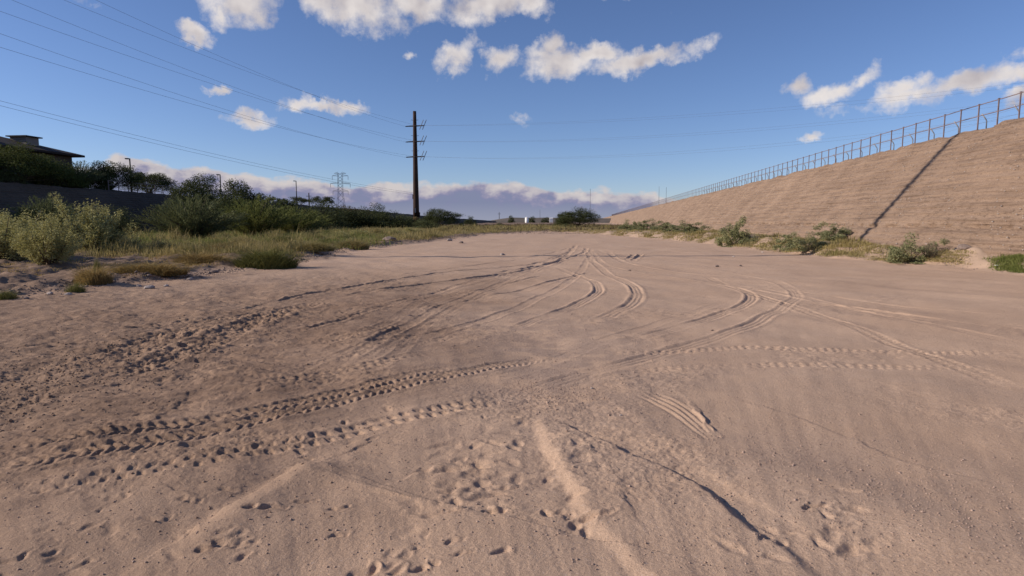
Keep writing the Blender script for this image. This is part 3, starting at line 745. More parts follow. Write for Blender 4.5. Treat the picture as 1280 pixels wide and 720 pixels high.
for y_ in (-5.2, -12.0):
    pm = MB(); pm.box((-3.6, y_, ze+1.1), (2.2, 1.8, 1.2)); dm = pm.build('dormer', M['stucco2'], rf)
    pm = MB(); pm.box((-3.6, y_, ze+1.78), (2.8, 2.4, .14)); pm.build('dormer_roof', M['tile'], rf)
for y_ in (-4, -9, -14, -19, -24, -29, -34):
    pm = MB(); pm.box((-1.17, y_, ze*.55), (.08, 1.5, 1.6)); wn_ = pm.build('window', M['glass'], hs)
    pm = MB()
    for d_ in (-.8, .8): pm.box((-1.15, y_+d_, ze*.55), (.14, .1, 1.8))
    for d_ in (-.85, .85): pm.box((-1.15, y_, ze*.55+d_), (.14, 1.5, .1))
    pm.build('frame', M['stucco2'], wn_)
def far_build(px, py0, py1, wpx, Y, lab, nm='white_tank', cyl=True):
    x, z1 = XZ(px, py1, Y); _, z0 = XZ(px, py0, Y); w = wpx/F_PX*Y; e = empty(nm, (x, Y, z0-1.5), lab, 'tank' if cyl else 'shed'); h = z1-z0+1.5
    pm = MB()
    if cyl:
        pm.tube([(0, 0, 0), (0, 0, h)], w/2, 20); pm.build('shell', M['white'], e, True)
        pm = MB(); pm.tube([(0, 0, h), (0, 0, h+.35)], [w/2+.05, w*.12], 20); pm.build('roof', M['white'], e)
    else:
        pm.box((0, 0, h/2), (w, w*.6, h)); pm.build('wall', M['white'], e)
        pm = MB(); pm.poly([(-w*.55, -w*.35, h), (w*.55, -w*.35, h), (w*.55, w*.35, h), (-w*.55, w*.35, h), (-w*.55, 0, h+w*.22), (w*.55, 0, h+w*.22)], [(0, 1, 5, 4), (2, 3, 4, 5), (1, 2, 5), (3, 0, 4), (3, 2, 1, 0)]); pm.build('roof', M['white'], e)
far_build(658.5, 279, 272, 4.5, 340, 'white cylindrical tank on the far low hill')
far_build(689, 276, 273, 4, 345, 'small white shed far away left of the round tree', 'shed', False)
# ------------------------------------------------------------------ vegetation builders
def leaves_mesh(name, Cn, Dr, ln, wd, rg):
    n = len(Cn); Dr = Dr/np.linalg.norm(Dr, axis=1, keepdims=True)
    rv = rg.normal(size=(n, 3)); S = np.cross(Dr, rv); S /= np.linalg.norm(S, axis=1, keepdims=True)
    l = (ln*rg.uniform(.6, 1.3, n))[:, None]; w = (wd*rg.uniform(.6, 1.3, n))[:, None]
    a = Cn-Dr*l*.5; bb = Cn+S*w*.5; c_ = Cn+Dr*l*.5; d = Cn-S*w*.5
    V = np.stack([a, bb, c_, d], 1).reshape(-1, 3); F = np.arange(4*n).reshape(-1, 4)
    return mesh_np(name, V, F)
def norm_pts(P, *others, low=0.0):
    lo = np.percentile(P, 1.0, 0); hi = np.percentile(P, 99.0, 0); c = (lo+hi)/2; s = hi-lo
    def f(Q):
        Q = np.array(Q, float).reshape(-1, 3).copy(); Q[:, 0] = (Q[:, 0]-c[0])/s[0]; Q[:, 1] = (Q[:, 1]-c[1])/s[1]; Q[:, 2] = Q[:, 2]/hi[2]; return Q
    return (f(P),)+tuple(f(o) for o in others)
def unit_rand(rg, n):
    v = rg.normal(size=(n, 3)); return v/np.linalg.norm(v, axis=1, keepdims=True)
def crown_tree(seed, n=5200, leaf=.03, clumps=60, flat=.75, low=.15, gap=.06, cr=1.0):
    """crown within x,y in [-.5,.5], z in [low,1]"""
    rg = np.random.default_rng(seed)
    d = unit_rand(rg, clumps); d[:, 2] = np.abs(d[:, 2])*1.15-.25
    rad = rg.uniform(.15, 1, clumps)**.38
    lob = 1+.10*np.sin(3*np.arctan2(d[:, 1], d[:, 0])+seed)+gap*rg.normal(size=clumps)
    cc_ = np.stack([d[:, 0]*.40*rad*lob, d[:, 1]*.40*rad*lob, low+.25+(d[:, 2])*.52*rad*lob*(1-low)], 1)
    cs = rg.uniform(.075, .14, clumps)*cr
    idx = rg.integers(0, clumps, n); off = unit_rand(rg, n)*(rg.uniform(0, 1, n)**.45)[:, None]
    P = cc_[idx]+off*cs[idx][:, None]*np.array([1, 1, flat])
    P[:, 2] = np.clip(P[:, 2], .02, None)
    dr = off+unit_rand(rg, n)*.9
    P, cc_ = norm_pts(P, cc_); mb = MB()
    for q in range(3):
        e = cc_[rg.integers(0, clumps)]*np.array([.45, .45, .6]); e[2] = min(max(e[2], .25), .55)
        mb.tube([(.01*q, .01, -.03), (e[0]*.3, e[1]*.3, e[2]*.45), tuple(e)], [.028, .020, .008], 6)
    for q in range(16):
        e = cc_[rg.integers(0, clumps)]; mb.tube([(0, 0, .06+.1*rg.random()), tuple(e*np.array([.5, .5, .6])), tuple(e*.94)], [.011, .007, .003], 4)
    mv = mb.v
    cm = leaves_mesh('crown', P, dr, leaf, leaf*.6, rg)
    tm = bpy.data.meshes.new('trunk'); tm.from_pydata([tuple(v) for v in mv], [], mb.f); tm.update()
    return cm, tm
def bush_salt(seed, n=7000, leaf=.026, shoots=70, dead=False):
    rg = np.random.default_rng(seed); mb = MB(); Ps = []; Ds = []
    lobes = [(rg.uniform(-.24, .24), rg.uniform(-.2, .2), rg.uniform(.65, 1.)) for _ in range(5)]
    for q in range(shoots):
        lx, ly, lh = lobes[q % 5]
        a = rg.uniform(0, 2*math.pi); el = rg.uniform(.05, 1)**.7
        dirv = np.array([math.cos(a)*(1-el*.75), math.sin(a)*(1-el*.75), .25+el]); dirv /= np.linalg.norm(dirv)
        ln = (.50+.30*rg.random())*lh
        base = np.array([lx*.5, ly*.5, 0]); tip = base+dirv*np.array([.72, .72, 1.12])*ln+np.array([lx*.5, ly*.5, 0])
        mid = (base+tip)/2+rg.normal(size=3)*.03
        if q % 3 == 0: mb.tube([tuple(base), tuple(mid), tuple(tip)], [.010, .006, .002], 4)
        m_ = n//shoots; t = rg.uniform(.22, 1.02, m_)**.7
        pos = base*((1-t)**2)[:, None]+2*mid*(t*(1-t))[:, None]+tip*(t**2)[:, None]
        pos += unit_rand(rg, m_)*(rg.uniform(0, 1, m_)**.5*(.075-.03*t))[:, None]
        Ps.append(pos); Ds.append(unit_rand(rg, m_)+dirv*.8)
    P = np.concatenate(Ps); P[:, 2] = np.abs(P[:, 2])
    P, mv = norm_pts(P, mb.v)
    cm = leaves_mesh('foliage', P, np.concatenate(Ds), leaf, leaf*.62, rg)
    tm = bpy.data.meshes.new('stem'); tm.from_pydata([tuple(v) for v in mv], [], mb.f); tm.update(); return cm, tm
def bush_wispy(seed, n=9000, shoots=110):
    rg = np.random.default_rng(seed); mb = MB(); Ps = []; Ds = []
    for q in range(shoots):
        a = rg.uniform(0, 2*math.pi); sp = rg.uniform(0, 1)**.6
        lean = sp*.52; hgt = (1-.45*sp*sp)*rg.uniform(.65, 1.05)
        base = np.array([.06*math.cos(a), .06*math.sin(a), 0]); tip = np.array([lean*math.cos(a), lean*math.sin(a), hgt])
        mid = np.array([lean*.35*math.cos(a), lean*.35*math.sin(a), hgt*.55])
        if q % 3 == 0: mb.tube([tuple(base), tuple(mid), tuple(tip)], [.008, .005, .001], 4)
        m_ = n//shoots; t = rg.uniform(.12, 1., m_)**.8
        pos = base*((1-t)**2)[:, None]+2*mid*(t*(1-t))[:, None]+tip*(t**2)[:, None]
        pos += unit_rand(rg, m_)*(rg.uniform(0, 1, m_)*.035)[:, None]
        tan = (tip-mid)/np.linalg.norm(tip-mid)
        Ps.append(pos); Ds.append(unit_rand(rg, m_)*.38+tan+np.array([0, 0, .4]))
    P, mv = norm_pts(np.concatenate(Ps), mb.v)
    cm = leaves_mesh('foliage', P, np.concatenate(Ds), .065, .009, rg)
    tm = bpy.data.meshes.new('stem'); tm.from_pydata([tuple(v) for v in mv], [], mb.f); tm.update(); return cm, tm
def blades(P, h, w, lean, rg):
    """grass blades: two-segment strips standing at points P"""
    n = len(P); a = rg.uniform(0, 2*math.pi, n); l = rg.uniform(.2, 1, n)*lean
    hh = h*rg.uniform(.5, 1.15, n); d = np.stack([np.cos(a), np.sin(a), 0*a], 1); b2 = rg.uniform(0, 2*math.pi, n)
    s = np.stack([np.cos(b2), np.sin(b2), 0*a], 1)*(w*rg.uniform(.6, 1.3, n))[:, None]*.5
    up = np.array([0, 0, 1.])
    m_ = P+up*(hh*.6)[:, None]+d*(l*hh*.30)[:, None]; t = P+up*(hh*(1-.25*l))[:, None]+d*(l*hh)[:, None]
    V = np.stack([P-s, P+s, m_+s*.8, m_-s*.8, t], 1).reshape(-1, 3)
    i = np.arange(n)*5
    F = np.concatenate([np.stack([i, i+1, i+2, i+3], 1)], 0); F3 = np.stack([i+3, i+2, i+4, i+4], 1)
    return V, F, F3
def blades_mesh(name, P, h, w, lean, rg):
    V, F, F3 = blades(P, h, w, lean, rg)
    n4 = len(F); n3 = len(F3); me = bpy.data.meshes.new(name)
    me.vertices.add(len(V)); me.vertices.foreach_set('co', V.astype(np.float32).ravel())
    lv = np.concatenate([F.ravel(), F3[:, :3].ravel()]).astype(np.int32)
    me.loops.add(len(lv)); me.loops.foreach_set('vertex_index', lv); me.polygons.add(n4+n3)
    st = np.concatenate([np.arange(n4)*4, n4*4+np.arange(n3)*3]).astype(np.int32)
    me.polygons.foreach_set('loop_start', st); me.update(calc_edges=True); return me
def tuft_mesh(seed, n=900, h=1., w=.02, lean=.7, spread=.45):
    rg = np.random.default_rng(seed); a = rg.uniform(0, 2*math.pi, n); r = spread*rg.uniform(0, 1, n)**.6
    P = np.stack([r*np.cos(a), r*np.sin(a), 0*a-.03], 1)
    hh = h*(1-.55*(r/spread)**2)*(1+.15*np.sin(3*a+seed))
    return blades_mesh('foliage', P, hh, w, lean, rg)
def wrap(me, mat): me.materials.clear(); me.materials.append(mat); return me
def plant(name, kind_meshes, x, y, z, w, h, mats, lab, cat, group=None, parts=('crown', 'trunk'), rz=None, d=None):
    e = empty(name, (x, y, z), lab, cat, group, rz if rz is not None else random.uniform(0, 6.28))
    cm, tm = kind_meshes
    for me, mt, nm in ((cm, mats[0], parts[0]), (tm, mats[1], parts[1])):
        if me is None: continue
        key = me.name.split('.')[0]+mt.name
        c_ = me.get('v_'+mt.name)
        if c_ is None:
            m2 = me.copy(); wrap(m2, mt); me['v_'+mt.name] = m2.name
        else: m2 = bpy.data.meshes[c_]
        o = link(nm, m2, e); o.scale = (w, w if d is None else d, h)
    return e
random.seed(11)
TREES = [crown_tree(s, 14000, .032, 80, .8, .02, .06, 1.1) for s in (1, 2, 3, 4)]
TREEBIG = [crown_tree(s, 20000, .026, 130, .8, .05) for s in (21, 22)]
LOWT = [crown_tree(s, 14000, .034, 90, .85, -.25, .035, 1.15) for s in (31, 32, 33)]
OPEN = [crown_tree(s, 3200, .05, 24, .8, .25, .08, 1.2) for s in (41, 42)]
SALT = [bush_salt(s, 22000, .030, 120) for s in (51, 52, 53)]
SALTR = [crown_tree(s, 9000, .042, 48, .9, -.25, .13, .85) for s in (61, 62, 63)]
WISP = [bush_wispy(s, 16000, 170) for s in (71, 72)]
DEADB = [bush_salt(81, 3500, .022, 60)]
bk = M['bark']
def put(px, ytop, wpx, Y, kind, mat, lab, cat='tree', name='tree', zb=None, parts=('crown', 'trunk'), group=None, vs=1.0):
    x, ztp = XZ(px, ytop, Y); zb = hz(x, Y)-.05 if zb is None else zb
    return plant(name, kind, x, Y, zb, wpx/F_PX*Y*1.08, (ztp-zb)*vs, (M[mat], bk), lab, cat, group, parts)
GP = 'trees and brush on the left bank'
# on top of the left bank
put(24, 184, 80, 69.5, TREEBIG[0], 'verde', 'round green tree at the left edge in front of the house', zb=zL(82), group=GP)
put(74, 203, 50, 75, LOWT[0], 'verde', 'bushy olive tree below the right dormer of the house', zb=zL(82), group=GP)
put(98, 205, 44, 78, WISP[0], 'broom', 'loose pale green brush under the house corner', 'bush', 'bush', zb=zL(80), parts=('foliage', 'stem'), group=GP)
put(52, 212, 40, 73, WISP[1], 'broom', 'low pale brush on the bank edge left of the house corner', 'bush', 'bush', zb=zL(78), parts=('foliage', 'stem'), group=GP)
put(10, 214, 40, 68.5, LOWT[1], 'broom', 'low bush on the bank edge at the left edge of the photo', 'bush', 'bush', zb=zL(77), parts=('foliage', 'stem'), group=GP)
put(136, 204, 62, 84, TREES[0], 'dark', 'dark tree just right of the house beside the first street lamp', zb=zL(90), group=GP)
put(120, 214, 40, 82, LOWT[2], 'dark', 'small dark bush touching the house corner', 'bush', 'bush', zb=zL(90), parts=('foliage', 'stem'), group=GP)
put(186, 217, 50, 100, TREES[1], 'dark', 'dark tree behind the left railing right of the first street lamp', zb=zL(98), group=GP)
put(338, 246, 13, 160, OPEN[0], 'dark', 'small sparse tree on the bank, left one of a pair', zb=zL(160), group=GP)
put(352, 248, 13, 160, OPEN[1], 'dark', 'small sparse tree on the bank, right one of a pair', zb=zL(160), group=GP)
put(374, 246, 20, 165, OPEN[0], 'dark', 'small tree at the foot of the third street lamp', zb=zL(165), group=GP)
put(401, 246, 28, 175, OPEN[1], 'dark', 'tree with a flat crown and open stems left of the lattice tower', zb=zL(170), group=GP)
# in the wash under the left bank
put(247, 222, 58, 82, TREEBIG[1], 'dark', 'big round dark green tree left of the second street lamp', group=GP)
put(228, 250, 60, 68, LOWT[0], 'dark', 'dark bush under the big round tree', 'bush', 'bush', group=GP, parts=('foliage', 'stem'))
put(303, 229, 54, 88, TREES[2], 'dark', 'pointed dark tree right of the second street lamp', group=GP)
put(285, 248, 70, 78, LOWT[1], 'dark', 'wide dark bush between the round and the pointed tree', 'bush', 'bush', group=GP, parts=('foliage', 'stem'))
put(242, 249, 92, 46, WISP[0], 'broom', 'tall wispy grey-green broom bush left of centre of the brush', 'bush', 'bush', parts=('foliage', 'stem'), group=GP)
put(318, 250, 84, 58, WISP[1], 'broom2', 'tall bright green feathery bush in the brush', 'bush', 'bush', parts=('foliage', 'stem'), group=GP)
put(368, 262, 66, 66, WISP[0], 'broom2', 'lower bright green feathery bush right of the tall one', 'bush', 'bush', parts=('foliage', 'stem'), group=GP)
put(345, 250, 96, 95, LOWT[2], 'dark', 'broad dark bush behind the bright feathery bushes', 'bush', 'bush', parts=('foliage', 'stem'), group=GP)
put(395, 256, 90, 105, LOWT[0], 'dark', 'broad dark bush below the flat-crowned tree', 'bush', 'bush', parts=('foliage', 'stem'), group=GP)
for (px, yt, w, Y, kd, mt, lab) in (
  (425, 261, 66, 122, LOWT[1], 'dark', 'dark bush directly below the lattice tower'),
  (442, 260, 56, 140, LOWT[2], 'brown', 'brownish bush showing above the hedge right of the tower'),
  (466, 257, 40, 145, LOWT[0], 'dark', 'dark treetop right of the lattice tower above the hedge'),
  (452, 264, 66, 125, LOWT[2], 'dark', 'dark hedge bush midway between tower and power pole'),
  (482, 266, 66, 125, LOWT[0], 'dark', 'dark hedge bush a little left of the power pole'),
  (505, 270, 50, 128, LOWT[1], 'broom', 'green hedge bush touching the power pole on the left'),
  (532, 276, 36, 118, LOWT[2], 'broom', 'low green bush at the right foot of the power pole')):
    put(px, yt, w, Y, kd, mt, lab, 'bush', 'bush', parts=('foliage', 'stem'), group=GP)
put(549, 262, 44, 122, TREEBIG[1], 'dark', 'rounded dark green tree just right of the power pole')
FG = 'scattered far trees and bushes'
put(587, 271, 14, 230, LOWT[0], 'dark', 'small round dark tree far off right of the power pole', group=FG)
for (px, yt, w, Y, mt, lab) in (
  (577, 279, 9, 150, 'dark', 'small dark bush below the far round tree'), (593, 279, 13, 160, 'dark', 'small dark bush right below the far round tree'),
  (609, 281, 14, 170, 'broom', 'low olive bush between the two far dark bushes'), (624, 279, 11, 160, 'dark', 'compact dark bush under the thin pole of the far hill'),
  (568, 281, 12, 140, 'broom', 'low olive bush right of the rounded tree')):
    put(px, yt, w, Y, LOWT[1], mt, lab, 'bush', 'bush', parts=('foliage', 'stem'), group=FG)
for (px, yt, w, Y, lab) in ((639, 270, 8, 360, 'tiny far tree on the hill left of the white tank'), (665, 271, 9, 350, 'far tree just right of the white tank'), (682, 272, 11, 350, 'far tree left of the small white shed'), (699, 273, 10, 340, 'far tree between the white shed and the round tree')):
    put(px, yt, w, Y, LOWT[2], 'dark', lab, group=FG)
put(722, 261, 46, 140, TREEBIG[0], 'dark', 'dark round tree at the far end of the right embankment')
put(705, 267, 26, 142, LOWT[2], 'dark', 'smaller dark tree on the left side of the round tree by the embankment')
put(707, 280, 16, 118, LOWT[0], 'broom', 'low olive bush in front of the round tree by the embankment', 'bush', 'bush', parts=('foliage', 'stem'))
# saltbushes at the left
for (px, yb, yt, w) in ((392,306,293,30),(420,303,290,34),(447,300,288,30),(470,297,286,28),(492,296,286,26),(515,293,285,24),(350,312,296,34),(300,313,297,38),(200,322,303,40),(272,318,301,34),(550,292,284,22),(405,311,299,24),(458,305,296,22)):
    x, y = G(px, yb); z = hz(x, y)-.03; zt_ = XZ(px, yt, y)[1]
    plant('weed_shrub', LOWT[random.randrange(3)], x, y, z, w/F_PX*y*1.3, zt_-z, (M[random.choice(['weed', 'mound', 'weed', 'salt'])], bk), 'low yellow-green shrub standing in the weed belt left of the power pole', 'shrub', 'low shrubs in the weed belt', ('foliage', 'stem'))
SG = 'pale saltbushes on the left verge'
def salt(px, ytop, ybase, wpx, kd, mat, lab, grp, lean=0, name='saltbush'):
    x, y = G(px, ybase); z = hz(x, y)-.04; _, zt = XZ(px, ytop, y)
    e = plant(name, kd, x, y, z, wpx/F_PX*y*1.22, (zt-z)*1.0, (M[mat], bk), lab, 'bush', grp, ('foliage', 'stem')); return e
salt(12, 270, 332, 78, SALT[0], 'salt', 'pale saltbush at the left edge of the photo', SG)
salt(62, 275, 340, 66, SALT[1], 'salt', 'pale saltbush second from the left edge, nearest the sand', SG)
salt(120, 256, 321, 74, SALT[2], 'salt', 'tallest pale saltbush, right end of the left group', SG)
salt(90, 290, 318, 50, SALT[0], 'salt_r', 'low saltbush filling between the two larger ones', SG)
salt(-30, 262, 330, 80, SALT[2], 'salt', 'saltbush just outside the left edge', SG)
salt(150, 292, 316, 30, SALT[1], 'salt_r', 'small green bush leaning on the tallest saltbush', SG)
put(58, 248, 60, 58, WISP[1], 'broom', 'faint wispy bush in the shade of the left bank', 'bush', 'bush', parts=('foliage', 'stem'))
put(145, 262, 50, 60, LOWT[0], 'dark', 'dark bush at the bank foot behind the tallest saltbush', 'bush', 'bush', parts=('foliage', 'stem'))
put(20, 262, 80, 56, LOWT[2], 'dark', 'dark low bush in the bank shade behind the left saltbushes', 'bush', 'bush', parts=('foliage', 'stem'))
for (x, y, w, h, lab) in ((-17.5, 14.2, 2.4, 1.9, 'saltbush off to the left of the view, farther one'), (-15.2, 11.6, 2.0, 1.4, 'saltbush off to the left of the view, nearer one')):
    plant('saltbush', SALT[1], x, y, hz(x, y), w, h, (M['salt'], bk), lab, 'bush', SG, ('foliage', 'stem'))
# right strip
RG = 'saltbushes along the foot of the right embankment'
for (px, yt, yb, w, kd, lab) in (
  (784, 276, 292, 20, 0, 'smallest far saltbush of the right row'), (811, 275, 294, 26, 1, 'saltbush third in the right row counted from far'),
  (797, 278, 293, 20, 1, 'low saltbush second in the right row counted from far'),
  (831, 277, 296, 28, 2, 'rounded saltbush fourth in the right row counted from far'), (851, 277, 298, 28, 0, 'saltbush fifth in the right row, left neighbour of a darker one'),
  (869, 279, 299, 32, 1, 'dark spreading saltbush in the middle of the right row'),
  (917, 274, 308, 33, 2, 'tall pointed saltbush standing alone mid row with a leaning stalk'), (942, 295, 309, 22, 0, 'small saltbush on the right of the tall pointed one'),
  (988, 292, 315, 28, 1, 'yellow-green low saltbush left of the dark low one'), (1010, 293, 318, 36, 0, 'low dark round saltbush beside the pole shadow bush'),
  (1041, 280, 316, 44, 2, 'large saltbush where the pole shadow meets the ground'), (1064, 291, 313, 22, 1, 'narrow bush in the foot of the pole shadow'),
  (1140, 296, 330, 48, 0, 'nearest leafy green saltbush at the right')):
    salt(px, yt, yb, w, SALTR[kd], 'salt_r', lab, RG)
salt(1170, 305, 331, 42, DEADB[0], 'dry', 'bare grey-brown dead bush beside the nearest saltbush', RG, name='dead_bush')
salt(896, 290, 301, 12, DEADB[0], 'dry', 'small dry dark bush between saltbushes of the right row', RG, name='dead_bush')
# ------------------------------------------------------------------ grasses
rg = np.random.default_rng(77)
def tuft(px, ytop, ybase, wpx, mat, lab, seed, lean=.8, n=2600, dd=None):
    x, y = G(px, ybase); z = hz(x, y)-.02; _, zt = XZ(px, ytop, y); W_ = wpx/F_PX*y; h = max(zt-z, .15)
    e = empty('grass_tuft', (x, y, z), lab, 'grass tuft', 'grass mounds on the left verge', 0)
    me = tuft_mesh(seed, n, 1., .012, lean, .42); wrap(me, M[mat]); o = link('foliage', me, e); o.scale = (W_, min(W_, 1.4) if dd is None else dd, h)
tuft(250, 312, 334, 80, 'gold', 'golden dry grass mound left of the greener one', 1)
tuft(332, 307, 335, 88, 'mound', 'dark green grass mound at the edge of the sand', 2)
tuft(186, 325, 347, 110, 'gold', 'long low golden grass mound behind the rocks', 3)
tuft(118, 329, 358, 46, 'gold', 'small golden tuft with an upright stalk', 4, .7)
tuft(122, 318, 350, 12, 'mound', 'upright green stalks growing in the small golden tuft', 5, .3, 400)
tuft(272, 301, 322, 70, 'gold', 'golden grass mound behind the two at the sand edge', 6)
tuft(95, 349, 366, 26, 'mound', 'sparse green tuft at the sand edge on the left', 7, .8, 700)
tuft(8, 358, 376, 30, 'mound', 'sparse green tuft at the left edge of the photo', 8, .8, 700)
tuft(392, 300, 320, 60, 'weed', 'yellow-green weed mound at the right end of the tall belt', 9, .6)
tuft(440, 297, 312, 50, 'weed', 'yellow-green weed clump beside the rubble edge', 10, .6)
tuft(530, 291, 299, 40, 'mound', 'low green mound in front of the power pole', 12, .8)
def scatter(n, f):
    out = []
    while len(out) < n:
        p = f(); 
        if p: out.append(p)
    return np.array(out)
def belt(n_t, per, area, hfun, w, mat, lab, lean, spread=.16, seed=0):
    rg = np.random.default_rng(seed); pts = []
    while len(pts) < n_t:
        x, y = area(rg)
        vl, vr = masks(np.array([x], np.float32), np.array([y], np.float32))
        if max(vl[0], vr[0]) < .6: continue
        pts.append((x, y))
    pts = np.array(pts); zz = H(pts[:, 0], pts[:, 1], False)
    hh = hfun(pts[:, 0], pts[:, 1], rg)
    keep = hh > .06; pts, zz, hh = pts[keep], zz[keep], hh[keep]
    P = np.repeat(np.column_stack([pts, zz]), per, 0); h = np.repeat(hh, per)
    sp = spread*(1+np.hypot(P[:, 0], P[:, 1])/60)
    ta = rg.normal(size=len(P)); tb = rg.normal(size=len(P)); P[:, 0] += ta*sp; P[:, 1] += tb*sp; P[:, 2] -= .03
    h = h*(.25+.75*np.exp(-(ta*ta+tb*tb)*.55))
    ww = w*(1+np.hypot(P[:, 0], P[:, 1])/25)
    me = blades_mesh('grass', P, h, ww, lean, rg); o = link('grass', wrap(me, M[mat])); tag(o, lab, 'grass', kind='stuff'); return o
def a_left(rg):
    u = rg.random(); y = 26+(150-26)*u**1.3; le = float(left_edge(y)); wid = 8+.28*y
    return le-1-rg.random()**1.2*wid, y
def h_left(x, y, rg):
    m = fbm(x.astype(np.float32), y.astype(np.float32), .22, 3, 5)
    q = fbm(x.astype(np.float32), y.astype(np.float32), .8, 2, 6); return np.clip(.22+.8*np.clip(m+.35, 0, 1)+.55*q, 0, 1.2)*rg.uniform(.4, 1.3, len(x))
belt(2300, 70, a_left, h_left, .010, 'weed', 'yellow-green weeds and dry grass belt in front of the left brush', .7, .30, 3)
belt(1500, 70, a_left, lambda x, y, r: np.clip(.15+.9*fbm(x.astype(np.float32), y.astype(np.float32), .45, 2, 44), 0, .95)*r.uniform(.5, 1.2, len(x)), .010, 'straw', 'tall straw-coloured clumps of dry grass among the weeds on the left', .5, .28, 14)
def a_left2(rg): 
    y = rg.uniform(17, 60); return float(left_edge(y))-rg.random()**1.3*14-.5, y
belt(1300, 45, a_left2, lambda x, y, r: .10+.25*np.clip(fbm(x.astype(np.float32), y.astype(np.float32), .5, 2, 8), 0, 1)*r.uniform(.5, 1.2, len(x)), .008, 'gold', 'sparse golden dry grass on the left verge', .8, .15, 4)
def a_left3(rg):
    y = rg.uniform(34, 90); return -.5*y*rg.uniform(.45, 1.35)*.9, y
belt(700, 50, a_left3, lambda x, y, r: r.uniform(.35, .8, len(x)), .012, 'green', 'green grass under the brush at the left bank foot', .6, .4, 6)
def a_right(rg):
    y = 21+110*rg.random()**1.6; a_ = float(right_edge(y)); b_ = float(toeR(y))+.2; b_ = max(b_, a_+.4); return a_+(b_-a_)*rg.random(), y
belt(1500, 60, a_right, lambda x, y, r: np.clip(.22+.24*fbm(x.astype(np.float32), y.astype(np.float32), .35, 2, 15), .07, .5)*np.interp(y, [21, 25, 27, 34], [.25, .5, 1.1, 1.2])*r.uniform(.6, 1.2, len(x)), .009, 'weed', 'dull yellow dry grass strip along the foot of the right embankment', .5, .16, 7)
belt(900, 45, a_right, lambda x, y, r: np.clip(.22+.28*fbm(x.astype(np.float32), y.astype(np.float32), .6, 2, 19), .07, .5)*np.interp(y, [21, 25, 27, 34], [.3, .5, 1., 1.1])*r.uniform(.6, 1.2, len(x)), .009, 'straw', 'straw-coloured dry grass mixed into the strip along the right embankment foot', .6, .2, 17)
def a_grn(rg): y = rg.uniform(17.5, 21.5); return .78*y+rg.normal()*.35+.45, y
belt(330, 34, a_grn, lambda x, y, r: r.uniform(.10, .24, len(x)), .007, 'green', 'bright green grass patch at the right edge below the embankment', .7, .08, 9)
def a_far(rg):
    y = rg.uniform(95, 220); return rg.uniform(-.10, .20)*y, y
belt(1300, 22, a_far, lambda x, y, r: np.clip(.10+.85*fbm(x.astype(np.float32), y.astype(np.float32), .10, 3, 25), 0, 1.2)*r.uniform(.6, 1.2, len(x)), .02, 'straw', 'low olive and tan scrub across the far end of the wash', .7, .6, 10)
belt(420, 22, a_far, lambda x, y, r: r.uniform(.4, .9, len(x)), .03, 'brown', 'brown far scrub dotted across the end of the wash', .6, .55, 12)
# ------------------------------------------------------------------ stones
def stone_mesh(seed, sub=2):
    import bmesh
    bm = bmesh.new(); bmesh.ops.create_icosphere(bm, subdivisions=sub, radius=.5); rs = random.Random(seed)
    from mathutils import noise as mn
    o = Vector((rs.random()*50, rs.random()*50, 0))
    for v in bm.verts:
        n = mn.noise(v.co*2.2+o)*.35+mn.noise(v.co*6+o)*.10; v.co *= 1+n
        v.co.z *= .62
        for ax in range(3): v.co[ax] = round(v.co[ax]/.12)*.12*.35+v.co[ax]*.65
    me = bpy.data.meshes.new('rock'); bm.to_mesh(me); bm.free(); return me
SM = [stone_mesh(s) for s in range(4)]
for (px, py, w, mt, sd, lab) in (
  (487, 305, 18, 'rockd', 0, 'flat brown rock at the grass edge left of the power pole base'),
  (576, 304, 8, 'rockd', 1, 'small dark rock at the sand edge below the far round tree'),
  (628, 318.5, 7, 'rock', 2, 'small pale rock alone on the far sand near the centre'),
  (562, 301, 8, 'rock', 3, 'pale flat stone left of the small dark rock'),
  (187, 361, 13, 'rock', 0, 'largest pale rock of the rubble below the golden grass'),
  (174, 358, 9, 'rock', 1, 'upright pale rock just left of the largest rubble rock'),
  (238, 349, 9, 'rock', 2, 'pale rock at the upper end of the rubble'),
  (63, 369, 10, 'rock', 3, 'pale rock left of two by the dirt edge'), (86, 370, 9, 'rock', 1, 'pale rock right of two by the dirt edge'),
  (33, 376, 9, 'rockd', 2, 'brown clod on the dirt near the left edge'),
  (208, 358, 8, 'rock', 2, 'grey rock right of the largest rubble rock'),
  (268, 341, 10, 'rockd', 0, 'brown rock under the golden mound'),
  (953, 315, 4, 'white', 1, 'tiny white scrap near the tall pointed saltbush'),
  (917, 320.5, 4, 'white', 2, 'tiny white scrap alone on the sand by the right strip'),
  (1246, 338, 9, 'white', 3, 'white scrap lying beside the green grass patch'),
  (896, 333.5, 6, 'rockd', 0, 'left one of two small dark clods on the right sand'), (925, 333.5, 6, 'rockd', 3, 'right one of two small dark clods on the right sand'),
  (1203, 332, 18, 'rockd', 2, 'low brown clod heap right of the dead bush'),
  (787, 338, 4, 'rockd', 1, 'tiny dark pebble between the tyre arcs'), (890, 415, 4, 'rockd', 2, 'dark pebble inside the large tyre loop'),
  (512, 396, 7, 'rockd', 3, 'brown clod on the sand left of centre'), (776, 522, 5, 'rock', 0, 'pale pebble by the sand lobe'), (740, 486, 5, 'rock', 2, 'white pebble at the tip of the sand lobe')):
    x, y = G(px, py); wd = w/F_PX*y; me = SM[sd].get('v_'+mt)
    if me is None: m2 = SM[sd].copy(); wrap(m2, M[mt]); SM[sd]['v_'+mt] = m2.name
    else: m2 = bpy.data.meshes[me]
    o = link('rock' if mt != 'white' else 'litter_scrap', m2); o.location = (x, y, hz(x, y)+wd*.12); o.scale = (wd, wd*.7, wd*(.75 if mt != 'white' else .3)); o.rotation_euler.z = random.uniform(0, 6)
    tag(o, lab, 'rock' if mt != 'white' else 'litter')
